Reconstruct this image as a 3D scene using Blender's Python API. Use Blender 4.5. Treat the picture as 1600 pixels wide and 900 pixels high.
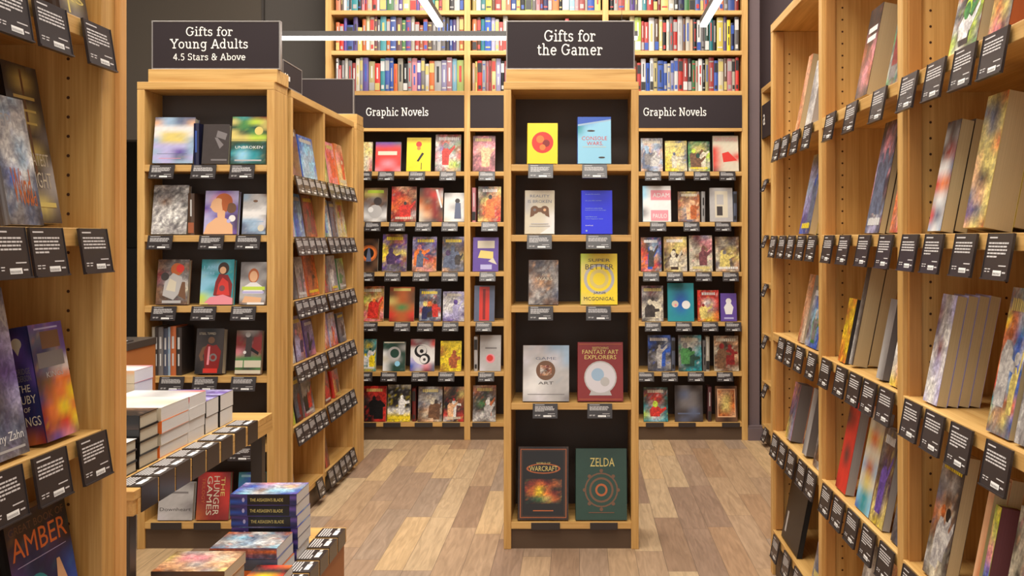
import bpy, math, random
from mathutils import Vector, Matrix
R = random.Random(7)
for o in list(bpy.data.objects): bpy.data.objects.remove(o, do_unlink=True)
SC = bpy.context.scene
COL = SC.collection
# ------------------------------------------------------------------ camera, sky, lights, exposure
F, CX, CY, CZ = 1500.0, 905.0, 372.0, 1.41
cam = bpy.data.cameras.new('camera'); camo = bpy.data.objects.new('camera', cam); COL.objects.link(camo)
cam.sensor_width = 36; cam.lens = 36 * F / 1600
cam.shift_x = -(CX - 800) / 1600; cam.shift_y = -(450 - CY) / 1600
camo.location = (0, 0, CZ); camo.rotation_euler = (math.pi / 2, 0, 0)
cam.clip_start = 0.05; SC.camera = camo
SC.view_settings.view_transform = 'Standard'; SC.view_settings.look = 'None'
SC.view_settings.gamma = 1; SC.view_settings.use_curve_mapping = False
SC.view_settings.exposure = 0.42
w = bpy.data.worlds.new('world'); SC.world = w; w.use_nodes = True
w.node_tree.nodes['Background'].inputs[0].default_value = (1, .95, .9, 1)
w.node_tree.nodes['Background'].inputs[1].default_value = 0.95
def area(x, y, z, sx, sy, power, col=(1, .95, .86), rot=(0, 0, 0)):
    l = bpy.data.lights.new('ceiling_area_lamp', 'AREA'); l.shape = 'RECTANGLE'; l.size = sx; l.size_y = sy
    l.energy = power; l.color = col
    o = bpy.data.objects.new('ceiling_area_lamp', l); COL.objects.link(o); o.location = (x, y, z); o.rotation_euler = rot
for (x, y, p) in ((-.3, 1.0, 75), (-.5, 3.0, 90), (-.4, 5.0, 90), (-3.0, 3.0, 45)):
    area(x, y, 4.35, 2.2 if x > -2 else 1.2, 1.2, p)
area(-.35, 5.35, 4.0, 3.2, .25, 26, (1, .94, .84), (math.radians(32), 0, 0))
# ------------------------------------------------------------------ palette and materials
PAL = dict(k=(22,19,20), K=(62,54,52), g=(118,112,112), G=(178,174,172), w=(226,223,220), W=(206,196,174), r=(205,52,42),
    R=(130,32,30), o=(228,118,52), O=(176,92,44), y=(236,208,36), Y=(214,194,112), e=(70,130,72), E=(34,66,54), t=(38,140,150),
    c=(140,196,222), b=(42,84,178), B=(34,38,84), p=(96,70,150), P=(226,140,150), m=(118,66,72), n=(112,78,54), N=(60,40,28),
    s=(222,172,130), l=(178,172,214), v=(190,214,70), x=(40,50,220), a=(150,176,200), d=(90,98,122), q=(70,48,86), z=(205,200,205))
PAL['S'] = (204, 182, 140)
CN = dict(S='tan', k='black', K='charcoal', g='grey', G='light grey', w='white', W='cream', r='red', R='dark red', o='orange', O='rust', y='yellow',
    Y='pale yellow', e='green', E='dark green', t='teal', c='light blue', b='blue', B='navy', p='purple', P='pink', m='maroon', n='brown',
    N='dark brown', s='tan', l='lavender', v='lime', x='bright blue', a='pale blue', d='slate', q='plum', z='silver')
def lin(c): return tuple((v/255/12.92 if v/255 <= .04045 else ((v/255+.055)/1.055)**2.4) for v in c)
LP = {k: lin(v) for k, v in PAL.items()}
MATS = {}
def base_mat(name):
    m = bpy.data.materials.new(name); m.use_nodes = True
    nt = m.node_tree; return m, nt, nt.nodes['Principled BSDF']
def flat(name, col, rough=.6, metal=0, emit=0, spec=.5):
    if name in MATS: return MATS[name]
    m, nt, b = base_mat(name)
    b.inputs['Base Color'].default_value = (*col, 1); b.inputs['Roughness'].default_value = rough; b.inputs['Metallic'].default_value = metal
    b.inputs['Specular IOR Level'].default_value = spec
    if emit: b.inputs['Emission Color'].default_value = (1, .97, .92, 1); b.inputs['Emission Strength'].default_value = emit
    nz = nt.nodes.new('ShaderNodeTexNoise'); nz.inputs['Scale'].default_value = 90
    bp = nt.nodes.new('ShaderNodeBump'); bp.inputs['Strength'].default_value = .04
    nt.links.new(nz.outputs[0], bp.inputs['Height']); nt.links.new(bp.outputs[0], b.inputs['Normal'])
    MATS[name] = m; return m
def wood(name, axis, c1, c2, rough=.42):
    if name in MATS: return MATS[name]
    m, nt, b = base_mat(name); N, L = nt.nodes, nt.links
    tc = N.new('ShaderNodeTexCoord'); mp = N.new('ShaderNodeMapping'); L.new(tc.outputs['Object'], mp.inputs[0])
    sc = [22, 22, 22]; sc['XYZ'.index(axis)] = 1.1; mp.inputs['Scale'].default_value = sc
    n1 = N.new('ShaderNodeTexNoise'); n1.inputs['Scale'].default_value = 1.6; n1.inputs['Detail'].default_value = 5; n1.inputs['Distortion'].default_value = .6
    L.new(mp.outputs[0], n1.inputs[0])
    mp2 = N.new('ShaderNodeMapping'); L.new(tc.outputs['Object'], mp2.inputs[0])
    s2 = [160, 160, 160]; s2['XYZ'.index(axis)] = 4; mp2.inputs['Scale'].default_value = s2
    n2 = N.new('ShaderNodeTexNoise'); n2.inputs['Scale'].default_value = 1.5; L.new(mp2.outputs[0], n2.inputs[0])
    ad = N.new('ShaderNodeMath'); ad.operation = 'MULTIPLY_ADD'; L.new(n2.outputs[0], ad.inputs[0]); ad.inputs[1].default_value = .45; L.new(n1.outputs[0], ad.inputs[2])
    cr = N.new('ShaderNodeValToRGB'); cr.color_ramp.elements[0].position = .45; cr.color_ramp.elements[1].position = .95
    cr.color_ramp.elements[0].color = (*c1, 1); cr.color_ramp.elements[1].color = (*c2, 1)
    L.new(ad.outputs[0], cr.inputs[0]); L.new(cr.outputs[0], b.inputs['Base Color']); b.inputs['Roughness'].default_value = rough
    MATS[name] = m; return m
WA, WB = lin((180, 132, 66)), lin((220, 178, 110))
WX, WY, WZ = [wood('oak_grain_' + a.lower(), a, WA, WB) for a in 'XYZ']
DARK = flat('dark_back_board', lin((72, 62, 56)), .6)
PLINTH = flat('dark_plinth', lin((84, 64, 46)), .55)
SIGN = flat('sign_board', lin((42, 32, 35)), .6, spec=.3)
SIGNF = flat('sign_frame_metal', lin((150, 144, 140)), .3, .5)
WHITE = flat('sign_lettering_white', lin((246, 240, 232)), .5)
LBL = flat('label_plastic', lin((50, 44, 44)), .28)
LBT = flat('label_print', lin((205, 200, 198)), .4)
LBW = flat('label_sticker', lin((240, 238, 234)), .4)
HOLE = flat('peg_hole_dark', lin((70, 40, 18)), .9)
STEEL = flat('dark_steel', lin((66, 60, 56)), .4, .3)
LAMP = flat('lamp_diffuser', (1, 1, 1), .5, 0, 5)
HOUS = flat('lamp_housing', lin((70, 66, 64)), .5)
def print_mat():
    m, nt, b = base_mat('printed_cover'); a = nt.nodes.new('ShaderNodeVertexColor'); a.layer_name = 'Col'
    nt.links.new(a.outputs[0], b.inputs['Base Color']); b.inputs['Roughness'].default_value = .32; return m
PRINT = print_mat()
def picture_mat():
    m, nt, b = base_mat('printed_picture'); N, L = nt.nodes, nt.links
    a = N.new('ShaderNodeVertexColor'); a.layer_name = 'Col'; tc = N.new('ShaderNodeTexCoord'); oi = N.new('ShaderNodeObjectInfo')
    mul = N.new('ShaderNodeMath'); mul.operation = 'MULTIPLY'; L.new(oi.outputs['Random'], mul.inputs[0]); mul.inputs[1].default_value = 37
    ad = N.new('ShaderNodeVectorMath'); ad.operation = 'ADD'; L.new(tc.outputs['Object'], ad.inputs[0]); L.new(mul.outputs[0], ad.inputs[1])
    cur = a.outputs[0]
    for sc, lo, hi, e0, e1, dist in ((24, .70, 1.14, .44, .54, 1.4), (90, .74, 1.2, .42, .58, .8)):
        n = N.new('ShaderNodeTexNoise'); n.inputs['Scale'].default_value = sc; n.inputs['Detail'].default_value = 3; n.inputs['Distortion'].default_value = dist; L.new(ad.outputs[0], n.inputs[0])
        r = N.new('ShaderNodeValToRGB'); r.color_ramp.elements[0].position = e0; r.color_ramp.elements[1].position = e1
        r.color_ramp.elements[0].color = (lo, lo * .98, lo, 1); r.color_ramp.elements[1].color = (hi, hi, hi * .97, 1); L.new(n.outputs[0], r.inputs[0])
        x = N.new('ShaderNodeMixRGB'); x.blend_type = 'MULTIPLY'; x.inputs[0].default_value = .85; L.new(cur, x.inputs[1]); L.new(r.outputs[0], x.inputs[2]); cur = x.outputs[0]
    L.new(cur, b.inputs['Base Color']); b.inputs['Roughness'].default_value = .32; return m
PICT = picture_mat()
def paper_mat():
    m, nt, b = base_mat('page_edges'); N, L = nt.nodes, nt.links
    tc = N.new('ShaderNodeTexCoord'); mp = N.new('ShaderNodeMapping'); L.new(tc.outputs['Object'], mp.inputs[0]); mp.inputs['Scale'].default_value = (3, 900, 3)
    n = N.new('ShaderNodeTexNoise'); n.inputs['Scale'].default_value = 1; L.new(mp.outputs[0], n.inputs[0])
    a = N.new('ShaderNodeVertexColor'); a.layer_name = 'Col'
    mx = N.new('ShaderNodeMixRGB'); mx.blend_type = 'MULTIPLY'; mx.inputs[0].default_value = .35
    L.new(a.outputs[0], mx.inputs[1]); L.new(n.outputs[0], mx.inputs[2]); L.new(mx.outputs[0], b.inputs['Base Color']); b.inputs['Roughness'].default_value = .8
    return m
PAPER = paper_mat()
def floor_mat():
    m, nt, b = base_mat('wood_plank_floor'); N, L = nt.nodes, nt.links
    def M(op, a, bb=None, c=None):
        n = N.new('ShaderNodeMath'); n.operation = op
        for i, v in enumerate((a, bb, c)):
            if v is None: continue
            if isinstance(v, (int, float)): n.inputs[i].default_value = v
            else: L.new(v, n.inputs[i])
        return n.outputs[0]
    tc = N.new('ShaderNodeTexCoord'); sp = N.new('ShaderNodeSeparateXYZ'); L.new(tc.outputs['Object'], sp.inputs[0])
    u = M('MULTIPLY', sp.outputs[0], 1/.125); iu = M('FLOOR', u)
    w1 = N.new('ShaderNodeTexWhiteNoise'); w1.noise_dimensions = '1D'; L.new(iu, w1.inputs['W'])
    v = M('MULTIPLY_ADD', sp.outputs[1], 1/.78, M('MULTIPLY', w1.outputs[0], 7.3)); iv = M('FLOOR', v)
    cb = N.new('ShaderNodeCombineXYZ'); L.new(iu, cb.inputs[0]); L.new(iv, cb.inputs[1])
    w2 = N.new('ShaderNodeTexWhiteNoise'); w2.noise_dimensions = '2D'; L.new(cb.outputs[0], w2.inputs['Vector'])
    cr = N.new('ShaderNodeValToRGB'); cr.color_ramp.interpolation = 'CONSTANT'; E = cr.color_ramp.elements
    cols = [(152, 124, 100), (172, 144, 116), (190, 164, 130), (162, 136, 113), (148, 122, 102), (176, 147, 116), (196, 166, 126), (166, 134, 104), (160, 138, 118)]
    E[0].color = (*lin(cols[0]), 1); E[1].position = 1/9; E[1].color = (*lin(cols[1]), 1)
    for i in range(2, 9):
        e = E.new(i/9); e.color = (*lin(cols[i]), 1)
    L.new(w2.outputs[0], cr.inputs[0])
    mp = N.new('ShaderNodeMapping'); L.new(tc.outputs['Object'], mp.inputs[0]); mp.inputs['Scale'].default_value = (26, 2.6, 1)
    off = N.new('ShaderNodeVectorMath'); off.operation = 'ADD'; L.new(mp.outputs[0], off.inputs[0]); L.new(w2.outputs['Color'], off.inputs[1])
    ns = N.new('ShaderNodeTexNoise'); ns.inputs['Scale'].default_value = 1.7; ns.inputs['Detail'].default_value = 8; ns.inputs['Distortion'].default_value = 1.2; L.new(off.outputs[0], ns.inputs[0])
    g = N.new('ShaderNodeValToRGB'); g.color_ramp.elements[0].position = .3; g.color_ramp.elements[0].color = (.74, .71, .68, 1); g.color_ramp.elements[1].position = .7; g.color_ramp.elements[1].color = (1.12, 1.1, 1.08, 1)
    L.new(ns.outputs[0], g.inputs[0])
    mx = N.new('ShaderNodeMixRGB'); mx.blend_type = 'MULTIPLY'; mx.inputs[0].default_value = 1; L.new(cr.outputs[0], mx.inputs[1]); L.new(g.outputs[0], mx.inputs[2])
    fu, fv = M('FRACT', u), M('FRACT', v)
    seam = M('MAXIMUM', M('LESS_THAN', fu, .022), M('LESS_THAN', fv, .004))
    m2 = N.new('ShaderNodeMixRGB'); L.new(M('MULTIPLY', seam, .6), m2.inputs[0]); L.new(mx.outputs[0], m2.inputs[1]); m2.inputs[2].default_value = (.09, .06, .04, 1)
    L.new(m2.outputs[0], b.inputs['Base Color']); b.inputs['Roughness'].default_value = .5
    return m
FLOOR = floor_mat()
WALLL = flat('wall_paint_olive_brown', lin((78, 69, 59)), .8)
WALLR = flat('wall_paint_mauve_brown', lin((106, 90, 92)), .8)
WALLO = flat('wall_paint_olive', lin((128, 118, 84)), .8)
CEIL = flat('ceiling_paint', lin((150, 144, 136)), .9)
# ------------------------------------------------------------------ mesh collector
class MB:
    def __init__(s): s.v = []; s.f = []; s.m = []; s.c = []; s.mats = []
    def mi(s, mat):
        if mat not in s.mats: s.mats.append(mat)
        return s.mats.index(mat)
    def face(s, pts, mat, col=(1, 1, 1), cols=None):
        n = len(s.v); s.v += [tuple(p) for p in pts]; s.f.append(tuple(range(n, n + len(pts)))); s.m.append(s.mi(mat))
        s.c += list(cols) if cols else [col] * len(pts)
    def box(s, x0, x1, y0, y1, z0, z1, mat, col=(1, 1, 1), bev=0):
        n = len(s.v); s.v += [(x, y, z) for z in (z0, z1) for x, y in ((x0, y0), (x1, y0), (x1, y1), (x0, y1))]
        k = s.mi(mat)
        for q in ((3, 2, 1, 0), (4, 5, 6, 7), (0, 1, 5, 4), (1, 2, 6, 5), (2, 3, 7, 6), (3, 0, 4, 7)):
            s.f.append(tuple(n + i for i in q)); s.m.append(k); s.c += [col] * 4
        return s
    def prism(s, prof, z0, z1, mat, col=(1, 1, 1)):     # prof: ccw xy outline
        n = len(s.v); k = s.mi(mat); N_ = len(prof)
        s.v += [(x, y, z0) for x, y in prof] + [(x, y, z1) for x, y in prof]
        fs = [tuple(n + i for i in reversed(range(N_))), tuple(n + N_ + i for i in range(N_))]
        fs += [(n + i, n + (i + 1) % N_, n + N_ + (i + 1) % N_, n + N_ + i) for i in range(N_)]
        for f in fs: s.f.append(f); s.m.append(k); s.c += [col] * len(f)
        return s
    def build(s, name, parent=None, loc=(0, 0, 0), bevel=0):
        me = bpy.data.meshes.new(name); me.from_pydata(s.v, [], s.f)
        for mt in s.mats: me.materials.append(mt)
        me.polygons.foreach_set('material_index', s.m)
        ca = me.color_attributes.new('Col', 'FLOAT_COLOR', 'CORNER')
        flatc = []
        for c in s.c: flatc += [c[0], c[1], c[2], 1.0]
        ca.data.foreach_set('color', flatc)
        me.update()
        return obj(name, me, parent, loc, bevel)
def obj(name, me, parent=None, loc=(0, 0, 0), bevel=0):
    o = bpy.data.objects.new(name, me); COL.objects.link(o); o.location = loc
    if parent: o.parent = parent
    if bevel:
        b = o.modifiers.new('bevel', 'BEVEL'); b.width = bevel; b.segments = 2; b.limit_method = 'ANGLE'
    return o
USED = {}
def tag(o, label, cat, group=None):
    n = len(label.split())
    if n > 16 or n < 4: print('LABEL LENGTH', n, label)
    if label in USED and not (group and USED[label] == group): print('DUP LABEL', label)
    USED[label] = group
    o['label'] = label; o['category'] = cat
    if group: o['group'] = group
    return o
def empty(name, loc=(0, 0, 0), rz=0):
    o = bpy.data.objects.new(name, None); COL.objects.link(o); o.location = loc; o.rotation_euler = (0, 0, rz); o.empty_display_size = .1; return o
def struct(o): o['kind'] = 'structure'; return o
def WX_(px, D): return (px - CX) / F * D
def WZ_(py, D): return CZ - (py - CY) / F * D
# ------------------------------------------------------------------ lettering
GL = {}
def gdef(ch, adv, *strokes): GL[ch] = (adv, strokes)
A = lambda cx, cy, rx, ry, a0, a1: ('a', cx, cy, rx, ry, a0, a1)
L_ = lambda *p: ('l', *p)
def S(x, y, w=.1): return ('s', x - w, y, x + w, y)
def SL(x, y, w=.12): return ('s', x - w, y, x, y)
def SR(x, y, w=.12): return ('s', x, y, x + w, y)
gdef('G', .72, A(.34, .35, .27, .32, 42, 322), L_(.57, .33, .57, .1), S(.55, .33, .13), L_(.565, .66, .565, .52))
gdef('i', .28, L_(.14, 0, .14, .48), S(.14, .03, .13), SL(.14, .47), ('d', .14, .67))
gdef('f', .34, A(.27, .57, .12, .12, 15, 180), L_(.15, .57, .15, 0), S(.15, .03, .13), ('s', .03, .46, .31, .46))
gdef('t', .36, L_(.15, .62, .15, .12), A(.25, .12, .1, .09, 180, 330), ('s', .03, .46, .32, .46))
gdef('s', .42, A(.21, .365, .13, .105, 25, 262), A(.21, .135, .14, .115, 88, -160), L_(.33, .47, .33, .38), L_(.07, .12, .07, .02))
gdef('o', .52, A(.26, .245, .19, .225, 0, 360))
gdef('r', .42, L_(.13, 0, .13, .48), S(.14, .03, .13), SL(.13, .47), A(.28, .29, .14, .17, 65, 175), L_(.36, .46, .36, .36))
gdef('Y', .62, L_(.06, .68, .31, .32), L_(.56, .68, .31, .32), L_(.31, .32, .31, 0), S(.31, .03, .14), S(.08, .67, .12), S(.54, .67, .12))
gdef('u', .6, L_(.14, .48, .14, .17), A(.28, .17, .14, .15, 180, 360), L_(.43, .48, .43, 0), SL(.14, .47), SL(.43, .47), SR(.43, .03))
gdef('n', .6, L_(.14, 0, .14, .48), S(.15, .03, .12), SL(.14, .47), A(.29, .3, .14, .16, 0, 180), L_(.43, .3, .43, 0), S(.44, .03, .12))
gdef('m', .88, L_(.14, 0, .14, .48), S(.15, .03, .11), SL(.14, .47), A(.28, .3, .13, .16, 0, 180), L_(.41, .3, .41, 0), S(.42, .03, .1), A(.55, .3, .13, .16, 0, 180), L_(.69, .3, .69, 0), S(.71, .03, .1))
gdef('h', .6, L_(.14, 0, .14, .72), S(.15, .03, .12), SL(.14, .71), A(.29, .3, .14, .16, 0, 180), L_(.43, .3, .43, 0), S(.44, .03, .12))
gdef('g', .56, A(.25, .27, .17, .2, 0, 360), L_(.42, .48, .42, -.06), A(.26, -.06, .16, .13, 0, -155), SR(.42, .46, .1))
gdef('a', .52, A(.23, .34, .14, .125, 10, 160), L_(.37, .34, .37, .04), A(.22, .14, .15, .12, 0, 360), SR(.37, .03, .1))
gdef('e', .5, A(.25, .245, .18, .225, 0, 318), L_(.08, .26, .42, .26))
gdef('A', .66, L_(.08, 0, .32, .69), L_(.34, .69, .58, 0), L_(.17, .24, .49, .24), S(.09, .03, .11), S(.57, .03, .11))
gdef('d', .58, A(.25, .24, .17, .21, 0, 360), L_(.42, 0, .42, .72), SL(.42, .71), SR(.42, .03, .11))
gdef('b', .56, A(.31, .24, .17, .21, 0, 360), L_(.14, 0, .14, .72), SL(.14, .71))
gdef('p', .57, A(.31, .25, .17, .21, 0, 360), L_(.14, -.2, .14, .48), SL(.14, .47), S(.15, -.18, .12))
gdef('v', .52, L_(.07, .47, .25, .02), L_(.45, .47, .27, .02), S(.08, .47, .1), S(.44, .47, .1))
gdef('l', .28, L_(.14, 0, .14, .72), S(.14, .03, .13), SL(.14, .71))
gdef('c', .47, A(.26, .245, .18, .225, 40, 320), L_(.4, .46, .4, .36))
gdef('N', .74, L_(.14, 0, .14, .69), L_(.14, .69, .56, .02), L_(.57, 0, .57, .69), S(.14, .03, .12), S(.1, .67, .1), S(.57, .67, .12))
gdef('S', .52, A(.26, .52, .17, .16, 25, 262), A(.26, .2, .18, .17, 88, -165), L_(.42, .68, .42, .55), L_(.08, .15, .08, .02))
gdef('4', .54, L_(.36, 0, .36, .68), L_(.36, .68, .06, .2), L_(.06, .2, .5, .2))
gdef('5', .5, L_(.14, .66, .42, .66), L_(.14, .66, .12, .38), A(.24, .21, .18, .2, 120, -140))
gdef('.', .24, ('d', .12, .05))
gdef('&', .68, A(.28, .53, .13, .14, 0, 360), L_(.2, .44, .56, .03), A(.27, .2, .19, .18, 100, 330), L_(.44, .1, .58, .36), S(.57, .37, .09))
gdef(' ', .28)
def stroke_text(text, wd=.088, th=.075):
    """outline pieces of slab lettering, returned as polygons and total advance"""
    polys = []; x = 0
    def seg(p, q, w):
        d = Vector(q) - Vector(p)
        if d.length < 1e-6: return
        n = Vector((-d.y, d.x)).normalized() * w / 2
        p, q = Vector(p), Vector(q)
        polys.append([p - n, q - n, q + n, p + n])
    def disc(c, r, k=10): polys.append([Vector((c[0] + r * math.cos(i*2*math.pi/k), c[1] + r * math.sin(i*2*math.pi/k))) for i in range(k)])
    for ch in text:
        adv, st = GL.get(ch, GL[' '])
        for s in st:
            if s[0] == 'l': seg((x + s[1], s[2]), (x + s[3], s[4]), wd)
            elif s[0] == 's': seg((x + s[1], s[2]), (x + s[3], s[4]), th)
            elif s[0] == 'd': disc((x + s[1], s[2]), .065)
            else:
                _, cx, cy, rx, ry, a0, a1 = s; n = max(6, int(abs(a1 - a0) / 15)); pr = None
                for i in range(n + 1):
                    t = math.radians(a0 + (a1 - a0) * i / n); p = (x + cx + rx * math.cos(t), cy + ry * math.sin(t))
                    if pr: seg(pr, p, wd * (.8 + .25 * abs(math.cos(t))))
                    if pr and i < n: disc(p, wd * .42, 8)
                    pr = p
        x += adv + .02
    return polys, x
def sign_line(mb, text, x0, x1, zbase, cap, y, mat=WHITE):
    polys, adv = stroke_text(text); sx = (x1 - x0) / adv; sz = cap / .7
    for i, p in enumerate(polys):
        pts = [Vector((x0 + q.x * sx, y - .00002 * (i % 7), zbase + q.y * sz)) for q in p]
        a = (pts[1] - pts[0]).cross(pts[2] - pts[1])
        if a.y > 0: pts.reverse()
        mb.face(pts, mat)
FONT = {}
def font_polys(text):
    if text not in FONT:
        c = bpy.data.curves.new('t', 'FONT'); c.body = text; c.resolution_u = 2; o = bpy.data.objects.new('t', c)
        me = bpy.data.meshes.new_from_object(o)
        vs = [v.co.copy() for v in me.vertices]; fs = [tuple(p.vertices) for p in me.polygons]
        if vs:
            x0 = min(v.x for v in vs); x1 = max(v.x for v in vs); z0 = min(v.y for v in vs); z1 = max(v.y for v in vs)
            vs = [((v.x - x0) / (x1 - x0 + 1e-9), (v.y - z0) / (z1 - z0 + 1e-9)) for v in vs]
        FONT[text] = (vs, fs); bpy.data.objects.remove(o); bpy.data.curves.remove(c); bpy.data.meshes.remove(me)
    return FONT[text]
# ------------------------------------------------------------------ books
def colgrid(g):
    rows = [list(r) for r in g.split('|')]; n = max(len(r) for r in rows)
    return [[LP[r[min(len(r) - 1, int(i * len(r) / n))]] for i in range(n)] for r in rows]
def sample(rows, u, v):
    H, W_ = len(rows), len(rows[0])
    x = u * (W_ - 1) if W_ > 1 else 0; y = (1 - v) * (H - 1) if H > 1 else 0
    i, j = min(int(x), max(W_ - 2, 0)), min(int(y), max(H - 2, 0)); fx, fy = x - i, y - j
    fx = fx*fx*(3-2*fx); fy = fy*fy*(3-2*fy)
    g = lambda a, b: rows[min(b, H - 1)][min(a, W_ - 1)]
    return tuple((g(i, j)[k]*(1-fx) + g(i+1, j)[k]*fx)*(1-fy) + (g(i, j+1)[k]*(1-fx) + g(i+1, j+1)[k]*fx)*fy for k in range(3))
def artface(mb, grid, jit, P, u0=0, v0=0, u1=1, v1=1):
    rows = colgrid(grid); H, W_ = len(rows), len(rows[0])
    nx, ny = min(16, max(1, (W_ - 1) * 3)), min(22, max(1, (H - 1) * 3))
    if jit: nx, ny = max(nx, 12), max(ny, 17)
    flatp = [q for r_ in rows for q in r_]; mt = PICT if jit >= .18 else PRINT
    C = [[None] * (nx + 1) for _ in range(ny + 1)]
    for j in range(ny + 1):
        for i in range(nx + 1):
            c = sample(rows, i / nx, j / ny)
            if jit:
                o_ = R.choice(flatp); f_ = R.random() ** 2 * min(.85, jit * 1.5); k = 1 + R.uniform(-jit, jit * .5) * .7
                c = tuple(min(.9, (q * (1 - f_) + p_ * f_) * k) for q, p_ in zip(c, o_))
            C[j][i] = c
    for j in range(ny):
        for i in range(nx):
            a, b, c, d = (i, j), (i + 1, j), (i + 1, j + 1), (i, j + 1)
            mb.face([P(u0 + (u1 - u0) * p / nx, v0 + (v1 - v0) * q / ny, 0) for p, q in (a, b, c, d)], mt, cols=[C[q][p] for p, q in (a, b, c, d)])
def auto_figure(mb, P, grid, wd, ht):
    cs = [q for q in grid.replace('|', '')]; g0 = max(set(cs), key=cs.count); oth = [q for q in cs if q != g0] or ['K', 'W']
    lay = 1
    for k in range(R.choice((1, 2, 2, 3))):
        cx = R.uniform(.25, .75); hv = R.uniform(.5, .72); hr = R.uniform(.06, .12); c1, c2 = R.choice(oth), R.choice(oth)
        b = R.uniform(.05, .2); sw = R.uniform(.12, .24)
        mb.face([P(u, v, lay) for u, v in ((cx - sw*R.uniform(.6, 1.2), b), (cx + sw*R.uniform(.6, 1.2), b), (cx + sw, hv - hr*1.2), (cx + sw*.35, hv - hr*.5), (cx - sw*.4, hv - hr*.5), (cx - sw, hv - hr*1.5))], PICT, LP[c1])
        lay += .5; mb.face([P(cx + hr*math.cos(i*math.pi/6), hv + hr*wd/ht*1.2*math.sin(i*math.pi/6), lay) for i in range(12)], PICT, LP[c2])
        a_ = R.uniform(-.35, .35); lay += .5
        mb.face([P(u, v, lay) for u, v in ((cx + sw*.6, hv - hr*1.6), (cx + sw*.9, hv - hr*2.6), (min(.97, cx + sw + .22), hv - .1 + a_*.5), (min(.95, cx + sw + .2), hv - .03 + a_*.5))], PICT, LP[c1]); lay += .5
def title_marks(mb, P, top=True):
    c = R.choice('wYWwy'); v0, v1 = (.84, .93) if top else (.07, .14)
    u = R.uniform(.08, .2); e = R.uniform(.8, .93)
    while u < e:
        w_ = R.uniform(.035, .075); mb.face([P(u, v0, 1), P(min(u + w_, e), v0, 1), P(min(u + w_, e), v1 - R.uniform(0, .02), 1), P(u, v1, 1)], PRINT, LP[c]); u += w_ + .022
def art(mb, tb, shapes, P, wd, ht):
    """shapes in 0..1 cover space; P(u,v,layer) gives the point"""
    for k, s in enumerate(shapes):
        lay = k + 1; t = s[0]
        if t == 'r':
            _, u0, v0, u1, v1, c = s; mb.face([P(u0, v0, lay), P(u1, v0, lay), P(u1, v1, lay), P(u0, v1, lay)], PRINT, LP[c])
        elif t == 'e':
            _, cu, cv, ru, c = s[:5]; rv = s[5] if len(s) > 5 else ru * wd / ht
            mb.face([P(cu + ru * math.cos(i*math.pi/12), cv + rv * math.sin(i*math.pi/12), lay) for i in range(24)], PRINT, LP[c])
        elif t == 'p': mb.face([P(u, v, lay) for u, v in s[2]], PRINT, LP[s[1]])
        elif t == 'g': artface(mb, s[5], s[6], lambda u, v, l, lay=lay: P(u, v, lay), s[1], s[2], s[3], s[4])
        elif t in 'tT':      # text: u0,v0,u1,v1 box, string, colour; T reads downwards
            _, u0, v0, u1, v1, txt, c = s; vs, fs = font_polys(txt)
            for f in fs:
                if t == 't': tb.face([P(u0 + (u1-u0)*vs[i][0], v0 + (v1-v0)*vs[i][1], lay) for i in f], PRINT, LP[c])
                else: tb.face([P(u0 + (u1-u0)*vs[i][1], v1 - (v1-v0)*vs[i][0], lay) for i in f], PRINT, LP[c])
def book(w, h, t, grid, shapes=(), jit=.25, spine=None, spshapes=(), edge=None, page='W', hard=True, name='book', simple=False):
    """standing book, front cover facing -Y, origin at bottom centre of the front cover, spine at -x"""
    edge = edge or grid.replace('|', '')[0]; ec = LP[edge]; sp = spine or edge
    b = .0022 if hard else .0008; ins = .003 if hard else .0004
    mb = MB(); x0, x1 = -w/2, w/2
    mb.box(x0 + b, x1, 0, b, 0, h, PRINT, ec); mb.box(x0 + b, x1, t - b, t, 0, h, PRINT, ec)
    bow = min(.004, t * .2)
    out = [(x0 + b, 0), (x0 + b, t)] ; prof = [(x0 + b, 0), (x0 + b, t)]
    pts = [(x0 + b * .3 - bow * math.sin(math.pi * i / 5) * 1.0 + bow * .6, t * (1 - i / 5)) for i in range(6)]
    mb.prism([(x0 + b, 0), (x0 + b * 1.4, 0), (x0 + b * 1.4, t), (x0 + b, t)] + [p for p in pts[1:5]], 0, h, PRINT, LP[sp[0]])
    o = mb.build(name)
    pg = MB().box(x0 + b * 1.6, x1 - ins, b * 1.05, t - b * 1.05, ins, h - ins, PAPER, LP[page]); pg.build('pages', o)
    if simple: return o
    cb, tb = MB(), MB()
    P = lambda u, v, l: (x0 + b + (w - b) * u, -.0002 - .00012 * l, h * v)
    if grid: artface(cb, grid, jit, P)
    art(cb, tb, shapes, P, w, h)
    if not shapes and jit >= .25 and w > .1 and not spine:
        if hard is False or w > .15: auto_figure(cb, P, grid, w, h)
        title_marks(cb, lambda u, v, l: P(u, v, 6), R.random() < .7)
    if len(sp) > 1 or spshapes:
        Q = lambda u, v, l: (x0 - bow * .45 - .0004 - .00012 * l, t * (1 - u), h * v)
        artface(cb, sp, jit * .6, Q); art(cb, tb, spshapes, Q, t, h)
    cb.build('cover_print', o)
    if tb.v: tb.build('title_lettering', o)
    return o
def place(o, loc, rz=0, tilt=0):
    o.rotation_euler = (0, 0, 0)
    o.matrix_world = Matrix.Translation(loc) @ Matrix.Rotation(rz, 4, 'Z') @ Matrix.Rotation(-tilt, 4, 'X')
REG = []     # (case, row, px, short)
ORD = ['first', 'second', 'third', 'fourth', 'fifth', 'sixth', 'seventh', 'eighth', 'ninth', 'tenth', 'eleventh', 'twelfth']
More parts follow.
